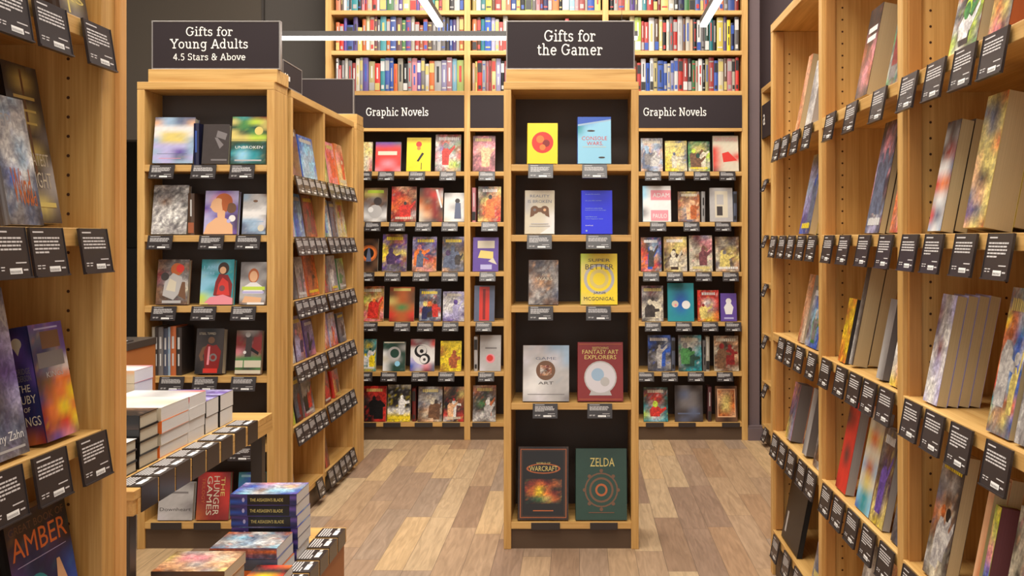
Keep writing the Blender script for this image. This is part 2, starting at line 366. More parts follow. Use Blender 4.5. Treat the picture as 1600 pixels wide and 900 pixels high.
# ------------------------------------------------------------------ shelf labels
def label_meshes():
    out = []
    for k in range(4):
        rr = random.Random(k + 3)
        cm = MB(); W2 = .056; H = .088
        cm.box(-W2, W2, -.002, .002, -H, 0, LBL); cm.box(-W2, W2, -.0055, .002, -H - .003, -H, LBL)
        cm.box(-W2, -W2 + .0015, -.0035, -.002, -H, 0, LBL); cm.box(W2 - .0015, W2, -.0035, -.002, -H, 0, LBL)
        tm = MB(); Y = -.0024
        def bar(u0, u1, z, hh, mt=LBT): tm.face([(u0, Y, z), (u1, Y, z), (u1, Y, z + hh), (u0, Y, z + hh)], mt)
        bar(-.046, -.046 + rr.uniform(.03, .05), -.010, .0028)
        z = -.021
        for i in range(rr.choice((4, 5, 5, 6))):
            e = .044 - (rr.uniform(0, .012) if i < 4 else .04 * rr.random() + .01)
            x = -.046
            while x < e - .003:
                L2 = rr.uniform(.006, .016); bar(x, min(x + L2, e), z, .0032); x += L2 + .0016
            z -= .0066
        bar(.012, .044, -.064, .0022)
        for x in (-.046, -.032): bar(x, x + .011, -.071, .002); bar(x, x + .009, -.076, .002)
        bar(-.008, .028, -.082, .010, LBW); bar(.032, .046, -.077, .0028)
        for i in range(9): tm.face([(-.006 + i*.0035, Y - .0003, -.0805), (-.0048 + i*.0035, Y - .0003, -.0805), (-.0048 + i*.0035, Y - .0003, -.076), (-.006 + i*.0035, Y - .0003, -.076)], LBL)
        out.append((cm, tm))
    return out
LM = []
for cm, tm in label_meshes():
    c = cm.build('shelf_label'); t = tm.build('printed_text', c); LM.append([c, t, False])
LCOUNT = 0
def shelf_label(loc, rz, tilt, label, group, hs=1):
    global LCOUNT
    e = LM[LCOUNT % 4]; LCOUNT += 1
    if not e[2]: c = e[0]; e[2] = True
    else:
        c = e[0].copy(); COL.objects.link(c); t = e[1].copy(); COL.objects.link(t); t.parent = c
    c.matrix_world = Matrix.Translation(loc) @ Matrix.Rotation(rz, 4, 'Z') @ Matrix.Rotation(-tilt, 4, 'X') @ Matrix.Diagonal((1, 1, hs, 1))
    return tag(c, label, 'shelf label', group)
# ------------------------------------------------------------------ bookcase builder (local: faces -Y, front plane y=0)
def bookcase(loc, rz, ups, bays, ztop, depth, label, backmat, ut=.04, st=.032, plinth=.1, holes=False, top_t=.035, name='bookcase', back_bays=None, side_mat=None):
    r = empty(name, loc, rz); tag(r, label, 'bookcase')
    for u in ups:
        m = MB().box(u - ut/2, u + ut/2, 0, depth, .0, ztop, WZ); up = m.build('upright', r, bevel=.002)
        if holes and u != ups[0] or holes == 'all':
            hm = MB(); s = -1
            z = .3
            while z < ztop - .08:
                for yy in (.07, depth - .06):
                    for sd in (-1, 1):
                        xx = u + sd * (ut/2 + .0006)
                        pts = [(xx, yy + .0035*math.cos(i*math.pi/4), z + .0035*math.sin(i*math.pi/4)) for i in range(8)]
                        hm.face(pts, HOLE)
                z += .04
            hm.build('peg_holes', up)
    a, b = ups[0] - ut/2, ups[-1] + ut/2
    MB().box(a, b, -.001, depth, ztop, ztop + top_t, WX).build('top_panel', r, bevel=.002)
    MB().box(a + ut, b - ut, depth - .012, depth, plinth, ztop, backmat).build('back_panel', r) if len(ups) == 2 else \
        [MB().box(ups[i] + ut/2, ups[i+1] - ut/2, depth - .012, depth, plinth, ztop, backmat).build('back_panel', r) for i in range(len(ups)-1)]
    for i, zs in enumerate(bays):
        for z in zs: MB().box(ups[i] + ut/2, ups[i+1] - ut/2, .001, depth - .013, z - st, z, WX).build('shelf', r, bevel=.0015)
    for i in range(len(ups) - 1): MB().box(ups[i] + ut/2, ups[i+1] - ut/2, .012, depth - .013, .0, min(bays[i]) - st - .0005, PLINTH).build('plinth', r)
    return r
# ================================================================== SETTING
WALLY = 7.06
struct(MB().box(-4.2, 1.7, -1.6, 9.2, -.05, 0, FLOOR).build('floor'))
struct(MB().box(-4.2, 1.7, -1.6, 9.2, 4.5, 4.6, CEIL).build('ceiling'))
struct(MB().box(-1.74, 1.7, WALLY, WALLY + .12, 0, 4.5, WALLR).build('wall_back'))
struct(MB().box(-2.32, -1.741, WALLY, WALLY + .12, 0, 4.5, flat('wall_paint_grey_brown', lin((76, 70, 65)), .8)).build('wall_back_grey'))
struct(MB().box(-4.2, -2.325, WALLY - .03, WALLY + .12, 2.13, 4.5, WALLL).build('wall_back_bulkhead'))
struct(MB().box(-2.9, -2.325, WALLY - .03, WALLY + .12, 0, 2.13, WALLL).build('wall_back_return'))
struct(MB().box(-4.2, -2.5, 9.0, 9.1, 0, 2.6, WALLO).build('wall_rear_room'))
struct(MB().box(1.6, 1.7, -1.6, WALLY, 0, 4.5, WALLR).build('wall_right'))
struct(MB().box(-4.3, -4.2, -1.6, 9.2, 0, 4.5, WALLL).build('wall_left'))
struct(MB().box(-2.325, -2.31, WALLY - .034, WALLY, 0, 4.5, flat('wall_seam', lin((60, 54, 50)), .7)).build('trim_1'))
c = struct(MB().box(1.19, 1.265, 6.73, WALLY, 0, 4.5, WALLR).build('wall_pilaster'))
m = MB(); m.prism([(1.178, 6.68), (1.29, 6.68), (1.29, 6.74), (1.178, 6.74)], 0, .085, WALLR); m.prism([(1.182, 6.69), (1.286, 6.69), (1.286, 6.74), (1.182, 6.74)], .085, .1, WALLR)
struct(m.build('baseboard_back'))
# dark framed doorway in the room beyond
DR = flat('dark_door_paint', lin((44, 40, 32)), .6); DF = flat('dark_door_frame', lin((62, 54, 40)), .6)
d = struct(MB().box(-4.12, -3.3 - .66, 8.93, 8.99, .0, 2.2, DF).build('door_1'))
MB().box(-4.1, -3.98, 8.90, 8.929, 1.2, 2.1, DR).build('door_panel', d)
cab = empty('storage_cabinet', (-3.9, 8.3, 0)); tag(cab, 'dark framed notice cabinet in the gap beside the near left bookcase', 'cabinet')
MB().box(-.35, .35, 0, .5, 0, 1.32, flat('cabinet_black', lin((20, 18, 16)), .6)).build('body', cab, bevel=.004)
MB().box(-.33, .33, .3, .38, 1.3215, 2.42, DR).build('display_board', cab, bevel=.004)
m = MB()
for a_ in ((-.35, -.325, 1.325, 2.45), (.325, .35, 1.325, 2.45), (-.325, .325, 2.42, 2.45)): m.box(a_[0], a_[1], .27, .3, a_[2], a_[3], DF)
m.build('frame', cab)
# ================================================================== SIGNS AND END CASES
def top_sign(x0, x1, y, z0, z1, lines, label, back=False, th=.028):
    r = empty('shelf_sign', ((x0 + x1)/2, y, z0)); tag(r, label, 'sign')
    hw = (x1 - x0)/2; h = z1 - z0
    MB().box(-hw + .006, hw - .006, .002, th, .006, h - .006, SIGN).build('sign_panel', r)
    m = MB(); f = .006
    for b in ((-hw, hw, 0, f), (-hw, hw, h - f, h), (-hw, -hw + f, f, h - f), (hw - f, hw, f, h - f)): m.box(b[0], b[1], 0, th + .001, b[2], b[3], SIGNF)
    m.build('sign_frame', r, bevel=.001)
    if lines:
        m = MB()
        for t, px0, px1, pyb, cap in lines: sign_line(m, t, WX_(px0, y) - (x0 + x1)/2, WX_(px1, y) - (x0 + x1)/2, WZ_(pyb, y) - z0, cap * y / F, .001)
        m.build('sign_lettering', r)
    return r
D0 = 4.35
def endcase(xl, xr, rows, label, depth):
    w_ = xr - xl; ut = .034
    r = bookcase((xl, D0, 0), 0, [ut/2, w_ - ut/2], [rows], 2.083, depth, label, DARK, ut=ut, st=.03)
    return r
GX0, GX1 = WX_(787, D0), WX_(998, D0)
gamer = endcase(GX0, GX1, [1.744, 1.4245, 1.103, .662, .122], 'narrow oak display case standing alone under the Gifts for the Gamer sign', .32)
MB().box(.010, GX1 - GX0 - .012, .012, .30, 2.1185, 2.178, WX).build('sign_plinth', gamer, bevel=.002)
top_sign(WX_(790, D0), WX_(992.5, D0), D0 + .03, 2.1785, WZ_(30, D0), [('Gifts for', 850, 931, 64.5, 17.5), ('the Gamer', 839, 942, 86, 17.5)],
    'dark sign reading Gifts for the Gamer on the middle oak case')
YX0, YX1 = WX_(214, D0), WX_(428.5, D0)
ya = endcase(YX0, YX1, [1.742, 1.423, 1.1026, .784, .47, .122], 'oak end display case under the Gifts for Young Adults sign', .20)
MB().box(.045, YX1 - YX0 + .008, .012, .19, 2.1185, 2.178, WX).build('sign_plinth', ya, bevel=.002)
top_sign(WX_(232, D0), WX_(434.5, D0), D0 + .03, 2.1785, WZ_(30, D0), [('Gifts for', 290, 364, 56, 14), ('Young Adults', 266, 388, 75.5, 14.5), ('4.5 Stars & Above', 270, 384, 94, 10.5)],
    'dark sign reading Gifts for Young Adults 4.5 Stars & Above')
# gondola flank and its far end
GPX = -1.387
gond = bookcase((GPX, 4.625, 0), math.pi/2, [.015, .60, 1.27], [[1.717, 1.413, 1.104, .79, .487, .13]] * 2, 2.09, .30, 'oak double-bay aisle bookcase running back from the Young Adults case', WZ, ut=.03, st=.026)
yb = bookcase((GPX + .012, 6.13, 0), math.pi, [.02, .60], [[1.742, 1.423, 1.1026, .784, .47, .122]], 2.083, .2, 'oak end case at the far end of the aisle bookcase', DARK, st=.03)
MB().box(-.0, .60, .02, .19, 2.1185, 2.178, WX).build('sign_plinth', yb, bevel=.002)
top_sign(WX_(404, 5.95), WX_(551.5, 5.95), 5.97, 2.1785, 2.402, [], 'dark blank back of a sign above the far end of the aisle bookcase')
s = top_sign(-.155, .155, 0, 0, .125, [], 'low dark angled sign behind the Young Adults sign')
s.location = (GPX - .002, 4.66, 2.1255); s.rotation_euler = (0, 0, math.pi/2)
m = MB()
for i, (u, h_) in enumerate(((-.125, .03), (-.108, .022), (-.092, .03), (-.076, .022), (-.06, .022))): m.box(u, u + .010, -.0008, .0018, .035, .035 + h_, WHITE)
m.build('sign_lettering', s)
# ================================================================== WALL BOOKCASE
DW = 6.7
def X6(px): return WX_(px, DW)
wx0 = X6(513)
ups = [0, X6(730) - wx0, X6(946) - wx0, X6(1164) - wx0]
rowsW = [WZ_(y, DW) for y in (268, 347, 425, 503, 581, 660)]
upz = [WZ_(142, DW), WZ_(79, DW), WZ_(16, DW)]
wall = bookcase((wx0, DW, 0), 0, ups, [rowsW + upz] * 3, 3.33, .34, 'tall oak three-bay bookcase filling the back wall', DARK, ut=.042, st=.030)
for i in range(3):
    hp = MB().box(ups[i] + .0215, ups[i+1] - .0215, -.004, .02, WZ_(200, DW), upz[0] - .0305, SIGN).build('header_panel', wall)
    MB().box(ups[i] + .0215, ups[i+1] - .0215, -.006, .05, WZ_(205, DW), WZ_(200.2, DW), WX).build('header_rail', wall)
    if i in (0, 2):
        m = MB(); a_, b_ = ((572, 670), None, (1005, 1104))[i]
        sign_line(m, 'Graphic Novels', X6(a_) - wx0, X6(b_) - wx0, WZ_(181, DW), 12.5 * DW / F, -.0048); m.build('sign_lettering', hp)
# upper rows of spines
def spine_book(x0, x1, zb, h, c, c2, kind, dep, name='book', raw=False):
    mb = MB(); w_ = x1 - x0; bow = .003
    k_ = R.uniform(.5, .95); gm = R.uniform(0, .35)
    base = [q * k_ for q in LP[c]]; av = sum(base) / 3; base = tuple(q * (1 - gm) + av * gm for q in base)
    prof = [(x0, dep)] + [(x0 + w_ * i / 4, -bow * math.sin(math.pi * i / 4)) for i in range(5)] + [(x1, dep)]
    mb.prism(prof, 0, h, PRINT, base)
    y = -bow - .0006
    def q(z0, z1, col, i0=.12): mb.face([(x0 + w_*i0, y, h*z0), (x1 - w_*i0, y, h*z0), (x1 - w_*i0, y, h*z1), (x0 + w_*i0, y, h*z1)], PRINT, tuple(.75 * q + .02 for q in LP[col]))
    if kind == 0: q(.3, .82, c2, .32)
    elif kind == 1: q(.86, .9, c2); q(.1, .14, c2); q(.3, .7, c2, .36)
    elif kind == 2: q(.62, .92, c2, .05); q(.08, .2, c2, .2)
    elif kind == 3: q(.05, .3, c2, .05); q(.45, .85, 'w' if c != 'w' else 'k', .38)
    else: q(.55, .8, c2, .3); q(.2, .45, c2, .36)
    if raw: return mb
    return mb.build(name, None, (0, 0, zb))
SEQ = {
 (0, 0): 'o68n38w49c38w39t88k47P48r39s68r67w39b99e99G68p58Y99W88p48P69l68t79e58r48Y99K68w79k58',
 (0, 1): 'Y58w69t68y89n48r88G69o68b79Y58k67v99g58P58R48B69P58o98k47W99c78P58r88W39b99Y88',
 (0, 2): 'k58G59r89Y69p68g48w59t59r88k57R48Y99W79K58B78e69Y79b68W48r69g68W69o68g58b89R58',
 (1, 0): 'o57r56p49b96p69Y65o58Y59W69m49g48t89o58b89m89e58p79W59r67O56r68n67g68G69g69K59b48p58W49O69',
 (1, 1): 'o68n59t58b89l59G58r57W69k66r57G66d57w67b66O56R57g66Y56l57t66K67r58n56w66b67k56e66P67G66',
 (1, 2): 'k66w57d66g58w57Y79v99r47r67w89n68Y59k58W48g59r68w79n48W69s48k58w68g59E69t59k58y99p59y58B57g69',
 (2, 0): 'w39r46g48W49g58r57W59G49p79Y88r77t69b69b59o57W79k67G59P79p58g59w57o78G98l78P79c69v98',
 (2, 1): 's47Y38r78G58P48r48Y69l79k58r58G69', (2, 2): 'R57n58r67w79b67w59Y69b98b58W57l58w69r79r79K69e58W48w69k48Y59r89b68W89n59P79W59r59'}
ROWN = {0: 'the very top', 1: 'the second', 2: 'the third'}; BAYN = ['left', 'middle', 'right']
ublab = {}; plan = []
for (row, bay), sq in SEQ.items():
    toks = [(sq[i], int(sq[i+1]), int(sq[i+2])) for i in range(0, len(sq), 3)]
    x = (523, 737, 953)[bay]; end = (724, 939, 1156)[bay]
    if (row, bay) == (2, 1): end = 800
    if (row, bay) == (2, 2): x = 985
    k = (end - x - .35 * len(toks)) / sum(t[1] for t in toks)
    zb = upz[2 - row] + .0006; full = (.285, .255, .245)[row]
    for i, (c, wd, hh) in enumerate(toks):
        x1 = x + wd * k; h = full * (.32 + .66 * (hh / 9)) * R.uniform(.95, 1.0)
        c2 = R.choice([q for q in 'wkYrGb' if q != c]); dp = R.uniform(.13, .17)
        ln = toks[i-1][0] if i else None; rn = toks[i+1][0] if i + 1 < len(toks) else None
        nb = f'between {CN[ln]} and {CN[rn]}' if ln and rn else (f'at right end beside {CN[ln]}' if ln else f'at left end beside {CN[rn]}')
        hd = 'tall' if hh >= 9 else ('short' if hh <= 6 else 'medium')
        lb = f'{hd} {CN[c]} spine {nb}, {ROWN[row]} row of {BAYN[bay]} wall bay'
        vis = min(h * F / DW, 16 if row == 0 else 99) * (x1 - x)
        if row == 1 and 785 < x < 995 or x < 552 and row == 2: vis *= .1
        plan.append([vis, (X6(x), X6(x1) - .0006, zb, h, c, c2, R.randrange(5), dp), .035 + R.uniform(0, .012), lb])
        x = x1 + .35
plan.sort(key=lambda p: -p[0])
rest = MB(); kept = 0
for vis, args, dy, lb in plan:
    if kept < 66 and lb not in ublab:
        o = spine_book(*args); o.location.y = DW + dy; kept += 1; ublab[lb] = 1
        tag(o, lb, 'book', 'upright books on the high shelves of the back wall')
    else:
        m = spine_book(*args, raw=True); n0 = len(rest.v)
        rest.v += [(p[0], p[1] + DW + dy, p[2] + args[2]) for p in m.v]; rest.f += [tuple(n0 + i for i in f) for f in m.f]
        rest.m += [rest.mi(PRINT)] * len(m.f); rest.c += m.c
o = tag(rest.build('high_shelf_books'), 'remaining small upright books filling the high shelves of the back wall bookcase', 'books'); o['kind'] = 'stuff'
# ================================================================== FACE-OUT BOOKS, FRONT-ON CASES
TL = math.radians(9)
def fbook(case, ci, D, yb, x0, yt, x1, desc, place_s, grid, shapes=(), jit=.25, t=.022, zb=None, fw=.014, group=None, **kw):
    X0, X1 = WX_(x0, D), WX_(x1, D); zb = WZ_(yb, D) if zb is None else zb
    h = (yb - yt) / F * D / math.cos(TL) - t * math.sin(TL); wd = X1 - X0
    o = book(wd, h, t, grid, shapes, jit, **kw)
    place(o, ((X0 + X1)/2, D + fw, zb + t * math.sin(TL) + .0006), 0, TL)
    tag(o, f'{desc}, {place_s}', 'book', group); REG.append((case, ci, (x0 + x1)/2, desc)); return o
def lab_front(case, ci, D, zb, pxs, group, place_s, tilt=math.radians(18)):
    for k, px in enumerate(pxs):
        cand = sorted([r for r in REG if r[0] == case and r[1] == ci], key=lambda r: abs(r[2] - px))
        lb = None
        if cand and abs(cand[0][2] - px) < 32: lb = f'shelf label under the {cand[0][3]}'
        if lb is None or lb in USED or len(lb.split()) > 16: lb = f'{ORD[k]} shelf label from the left, {place_s}'
        shelf_label((WX_(px, D), D - .0045, zb - .001), 0, tilt, lb, group, .74)
GS = ['top', 'second', 'third', 'fourth', 'bottom']
PG = 'gamer gift case'
gz = [1.744, 1.4245, 1.103, .662, .122]; gy = [257, 367, 477, 629, 816]
gb = [
 (0, 823, 191, 871, 'yellow book with a red disc', 'yyy|yyy|yyy|yyy', [('e', .5, .52, .36, 'r'), ('e', .42, .6, .13, 'o'), ('e', .62, .5, .12, 'R'), ('e', .5, .4, .1, 'o')], 0),
 (0, 902, 181, 955, 'blue and white book lettered Console Wars', 'bbcc|tccc|cccc|cccc|cccc', [('p', 'a', [(0, .8), (0, 1), (1, 1), (1, .92)]), ('p', 'b', [(0, .84), (0, 1), (1, 1), (1, .95)]), ('e', .4, .7, .12, 'K', .02), ('t', .12, .5, .88, .58, 'CONSOLE', 'r'), ('t', .27, .39, .76, .47, 'WARS.', 'r'), ('r', .15, .35, .85, .36, 'W'), ('e', .72, .13, .1, 'K', .018)], 0),
 (1, 819, 297, 866, 'cream book with a brown game controller', 'WWW|GWW|WWw|WWw', [('t', .17, .84, .83, .9, 'REALITY', 'd'), ('t', .1, .71, .9, .78, 'IS BROKEN', 'd'), ('e', .33, .55, .14, 'n'), ('e', .67, .55, .14, 'n'), ('r', .33, .5, .67, .6, 'n'), ('p', 'n', [(.17, .38), (.3, .42), (.42, .56), (.2, .6)]), ('p', 'n', [(.83, .38), (.7, .42), (.58, .56), (.8, .6)]), ('e', .33, .55, .05, 'g'), ('e', .67, .55, .05, 's'), ('r', .2, .22, .8, .24, 'G'), ('r', .15, .17, .85, .19, 'G'), ('p', 'w', [(.5, 0), (1, 0), (1, .22)])], .05),
 (1, 908, 297, 957, 'bright blue book with small white text lines', 'xxx|xxx|xxx', [('t', .12, .9, .6, .925, 'do you like puzzles', 'a'), ('t', .12, .75, .65, .775, 'do you like stories', 'a'), ('t', .12, .57, .68, .6, 'would you play along', 'a'), ('t', .12, .53, .8, .555, 'before you turn the page', 'a'), ('t', .12, .38, .5, .405, 'and find out', 'a'), ('t', .12, .33, .7, .355, 'what happens next', 'a'), ('t', .12, .18, .38, .205, 'twist', 'w'), ('e', .16, .07, .03, 'a')], 0),
 (2, 825, 406, 872, 'mottled grey-brown book', 'gdGn|ngGg|GsnG|nGgd|Ggnn', [('t', .45, .64, .62, .69, 'OF', 'W'), ('t', .25, .54, .8, .61, 'WARS', 'W')], .5),
 (2, 907, 396, 965, 'yellow book lettered Super Better', 'vyy|Yyy|yyy|Yyy', [('e', .5, .5, .42, 'G'), ('e', .5, .5, .34, 'y'), ('e', .5, .5, .26, 'Y'), ('e', .5, .5, .17, 'y'), ('t', .2, .84, .8, .9, 'SUPER', 'K'), ('t', .12, .69, .9, .79, 'BETTER', 'K'), ('t', .34, .2, .68, .25, 'JANE', 'K'), ('t', .08, .08, .92, .15, 'MCGONIGAL', 'K')], .05),
 (3, 816, 541, 889, 'silver art book with a round picture', 'Gzaa|zGza|GwGG|wwGG|GzGg', [('t', .27, .74, .72, .79, 'GAME', 'd'), ('e', .49, .55, .21, 'n'), ('g', .37, .46, .62, .64, 'sRn|wkO|Osn', .5), ('t', .33, .3, .66, .35, 'ART', 'K'), ('r', .1, .12, .9, .13, 'g')], .12),
 (3, 902, 536, 974, 'red book with a pale globe', 'RRR|RRR|RRR', [('r', .03, .03, .97, .04, 'O'), ('r', .03, .96, .97, .97, 'O'), ('t', .32, .88, .68, .92, 'SKETCHING', 'Y'), ('t', .1, .8, .9, .87, 'FANTASY ART', 'Y'), ('t', .15, .71, .85, .78, 'EXPLORERS', 'Y'), ('p', 'G', [(.25, .1), (.75, .1), (.68, .22), (.32, .22)]), ('e', .5, .4, .36, 'G'), ('e', .5, .4, .33, 'z'), ('e', .44, .45, .14, 'a'), ('e', .6, .33, .1, 'G')], .06),
 (4, 808, 703, 888, 'large dark book with a fiery picture', 'NkkN|kNNk|NkkN', [('r', .04, .03, .96, .97, 'O'), ('r', .055, .04, .945, .96, 'N'), ('r', .09, .06, .91, .94, 'k'), ('e', .5, .7, .34, 'O', .07), ('e', .5, .7, .3, 'k', .055), ('t', .36, .76, .64, .785, 'WORLD OF', 'Y'), ('t', .22, .665, .78, .735, 'WARCRAFT', 'Y'), ('g', .13, .22, .87, .56, 'kNRkNk|NRoROn|RoyOkN|NOyoRN|kEeYok|kkNkEk', .3), ('r', .3, .12, .7, .135, 'O')], .2),
 (4, 899, 706, 980, 'large green book with a gold crest', 'EEE|EEE|EEE', [('t', .28, .75, .76, .87, 'ZELDA', 'Y'), ('e', .5, .42, .33, 'n'), ('e', .5, .42, .3, 'E'), ('e', .5, .42, .24, 'n'), ('e', .5, .42, .2, 'E'), ('e', .5, .42, .12, 'O'), ('e', .5, .42, .08, 'E')] + [('e', .5 + .33*math.cos(i*.785), .42 + .27*math.sin(i*.785), .035, 'n') for i in range(8)] + [('r', .25, .1, .75, .112, 'n')], .1)]
for (ri, x0, yt, x1, ds, g, sh, jt) in gb:
    fbook('gamer', ri, D0, gy[ri], x0, yt, x1, ds, f'{GS[ri]} shelf of the {PG}', g, sh, jt, t=.026 if ri < 3 else .034, zb=gz[ri], group='face-out books in the gamer gift case')
for ri, pxs in enumerate(((845, 929), (843, 935), (845, 935), (852, 937))):
    lab_front('gamer', ri, D0, gz[ri], pxs, 'shelf labels of the gamer gift case', f'{GS[ri]} shelf of the gamer gift case')
def low_label(px0, px1, D, zb, st, lb, grp):
    o = MB().box(-WX_(905 + (px1-px0)/2, D), WX_(905 + (px1-px0)/2, D), -.004, -.0005, -.032, 0, LBL).build('shelf_label', None, (WX_((px0+px1)/2, D), D - .001, zb), bevel=.001)
    tag(o, lb, 'shelf label', grp)
low_label(830, 875, D0, .121, .03, 'plain dark label strip below the large fiery book', 'dark strips on the lowest shelf edges'); low_label(922, 965, D0, .121, .03, 'plain dark label strip below the large green book', 'dark strips on the lowest shelf edges')
# Young Adults case
yz = [1.742, 1.423, 1.1026, .784, .47, .122]; yy = [257, 367, 478, 588, 700, 816]
YS = ['top', 'second', 'third', 'fourth', 'fifth', 'bottom']; PY = 'young adult gift case'
yb_ = [
 (0, 235, 181, 299, 'pale blue book with a hazy landscape', 'dadd|sads|wwww|wYYw|aYYa|llla|alpa|lldl|alaa', [('r', .1, .2, .85, .21, 'd'), ('r', .15, .1, .7, .11, 'P')], .1, .05),
 (0, 312, 192, 354, 'black book with two metal tags', 'KKK|KKK|KKK', [('p', 'g', [(.5, .68), (.55, .84), (.92, .76), (.86, .6)]), ('p', 'g', [(.45, .66), (.55, .66), (.8, .48), (.66, .38)]), ('r', .35, .08, .95, .12, 'g')], .12, .03),
 (0, 357, 180, 413, 'teal book lettered Unbroken', 'etnR|YevY|EeEY|YEeE|YYvv|EEEE|EtEE|tctE|EctE|EEEE', [('e', .77, .7, .12, 'Y'), ('t', .12, .32, .9, .38, 'UNBROKEN', 'w'), ('r', .12, .06, .88, .09, 'G'), ('r', 0, .49, 1, .5, 'Y')], .1, .03),
 (1, 233, 288, 289, 'crumpled silver book', 'gGgG|KgKG|GnGg|wGwG|wwwG|Gwgw|wGwg', [('r', .05, .02, .3, .03, 'g')], .7, .03),
 (1, 315, 297, 368, 'purple book with a side-facing portrait', 'lpl|lPl|plp|lpq|llq|lPp', [('e', .56, .74, .27, 'O', .2), ('e', .8, .6, .15, 'n', .12), ('e', .38, .66, .2, 's', .17), ('p', 's', [(.15, .62), (.22, .7), (.24, .56)]), ('p', 's', [(.38, .52), (.62, .56), (.62, .34), (.4, .34)]), ('p', 's', [(.0, 0), (.88, 0), (.86, .2), (.66, .36), (.36, .38), (.1, .22)]), ('p', 'O', [(.5, .82), (.72, .78), (.66, .5), (.54, .56), (.5, .7)]), ('e', .84, .36, .1, 'w'), ('e', .74, .3, .06, 'l')], 0.1, .03),
 (1, 375, 302, 413, 'silver-blue book with a white band', 'aGn|aGG|GGG|GGw|www|wwG|aaz|daz|dad|dda', [('r', 0, .48, 1, .56, 'w'), ('e', .52, .82, .1, 'n', .03), ('e', .8, .15, .14, 'W'), ('r', .1, .3, .9, .32, 'a')], 0.12, .03),
 (2, 240, 406, 290, 'grey and red book with a crouching figure', 'nNg|ngn|Rgg|mGG|ngW|nKg|nKn', [('e', .62, .78, .2, 'O'), ('e', .72, .8, .13, 'r'), ('p', 'G', [(.2, .2), (.55, .1), (.85, .35), (.8, .6), (.5, .7), (.25, .5)]), ('p', 'W', [(.3, .32), (.6, .28), (.62, .5), (.4, .58)]), ('e', .25, .62, .13, 'K'), ('p', 'n', [(.7, .2), (.95, .1), (.9, .5), (.8, .5)]), ('r', .2, .03, .8, .09, 'G')], 0.2, .03),
 (2, 309, 406, 361, 'teal book with a red-robed seated figure', 'ttt|tct|ctt|cct|ctt|vct|Yvt', [('e', .68, .8, .17, 'N', .14), ('e', .66, .76, .1, 's', .08), ('p', 'R', [(.4, .2), (.95, .16), (.97, .45), (.82, .66), (.7, .66), (.55, .68), (.45, .5)]), ('p', 'r', [(.5, .22), (.9, .2), (.84, .5), (.66, .6), (.55, .45)]), ('e', .66, .36, .09, 'm'), ('p', 'P', [(.1, 0), (1, 0), (1, .14), (.7, .22), (.3, .16)]), ('r', .0, .0, .25, .03, 'Y'), ('t', .08, .78, .42, .86, 'I AM', 'c'), ('t', .08, .66, .42, .72, 'HERE', 'c')], 0.08, .03),
 (2, 371, 410, 413, 'grey book with a woman in a striped top', 'ggG|gGg|ggG|GGg|GGg|GGG|nGn', [('e', .5, .68, .2, 'O', .17), ('e', .5, .66, .15, 's', .13), ('p', 'w', [(.12, .25), (.88, .25), (.85, .42), (.62, .52), (.4, .52), (.16, .42)]), ('r', .08, .34, .95, .42, 'v'), ('r', .1, .26, .92, .31, 'l'), ('p', 's', [(.1, .05), (.8, .02), (.85, .16), (.2, .2)]), ('r', .3, 0, .95, .05, 'w')], 0.1, .03),
 (3, 301, 515, 345, 'black book with a red-shirted player', 'KkK|KKK|kKK', [('e', .55, .74, .12, 'n'), ('p', 'n', [(.12, .4), (.24, .58), (.45, .64), (.4, .54), (.26, .4), (.3, .3), (.2, .28)]), ('p', 'R', [(.35, .12), (.85, .12), (.92, .5), (.75, .64), (.6, .62), (.42, .66), (.3, .5)]), ('p', 'P', [(.45, .6), (.52, .6), (.5, .2), (.42, .2)]), ('e', .64, .36, .14, 'g'), ('e', .64, .36, .08, 'R'), ('r', .3, .02, .82, .12, 'r'), ('t', .1, .86, .7, .91, 'STEEL TIPPED', 'W')], 0.08, .05),
 (3, 364, 518, 405, 'football book with a white title block', 'nGN|RKR|RRR|PgR|eee|eEe|nnn', [('p', 'K', [(.35, .4), (.6, .4), (.62, .85), (.4, .9)]), ('e', .45, .9, .1, 'G'), ('p', 'R', [(.62, .55), (.98, .55), (.98, .85), (.7, .85)]), ('p', 'k', [(.6, .62), (.9, .5), (.88, .44), (.58, .54)]), ('e', .35, .5, .06, 'w'), ('r', 0, .16, 1, .32, 'W'), ('r', .3, .16, .34, .32, 'e'), ('r', 0, .02, 1, .1, 'W')], 0.15, .03),
 (5, 243, 757, 298, 'grey book lettered Downheart', 'GGg|GGG|GGg|zGG', [('r', .2, .7, .85, .75, 'g'), ('t', .05, .24, .95, .33, 'Downheart', 'K')], .12, .03),
 (5, 303, 742, 355, 'red book lettered The Hunger Games', 'RrR|RRr|ORR', [('T', .72, .5, .84, .9, 'THE', 'Y'), ('T', .5, .1, .68, .92, 'HUNGER', 'W'), ('T', .3, .1, .46, .92, 'GAMES', 'W'), ('T', .14, .35, .24, .88, 'TRILOGY', 'O')], .1, .035),
 (5, 367, 742, 409, 'blue book peeping over the stacked blue paperbacks', 'tbt|bbb|cbb', [('r', .1, .9, .9, .95, 'c')], .15, .03),
 (4, 250, 640, 300, 'maroon book behind the table stacks', 'mmR|nmm|mmn', [], .3, .03), (4, 366, 655, 404, 'black book just visible behind the table rim', 'kKk|KkK', [], .2, .03)]
for (ri, x0, yt, x1, ds, g, sh, jt, tt) in yb_:
    fbook('ya', ri, D0, yy[ri], x0, yt, x1, ds, f'{YS[ri]} shelf of {PY}', g, sh, jt, t=tt, zb=yz[ri], group='books in the young adult gift case')
X = 234.5
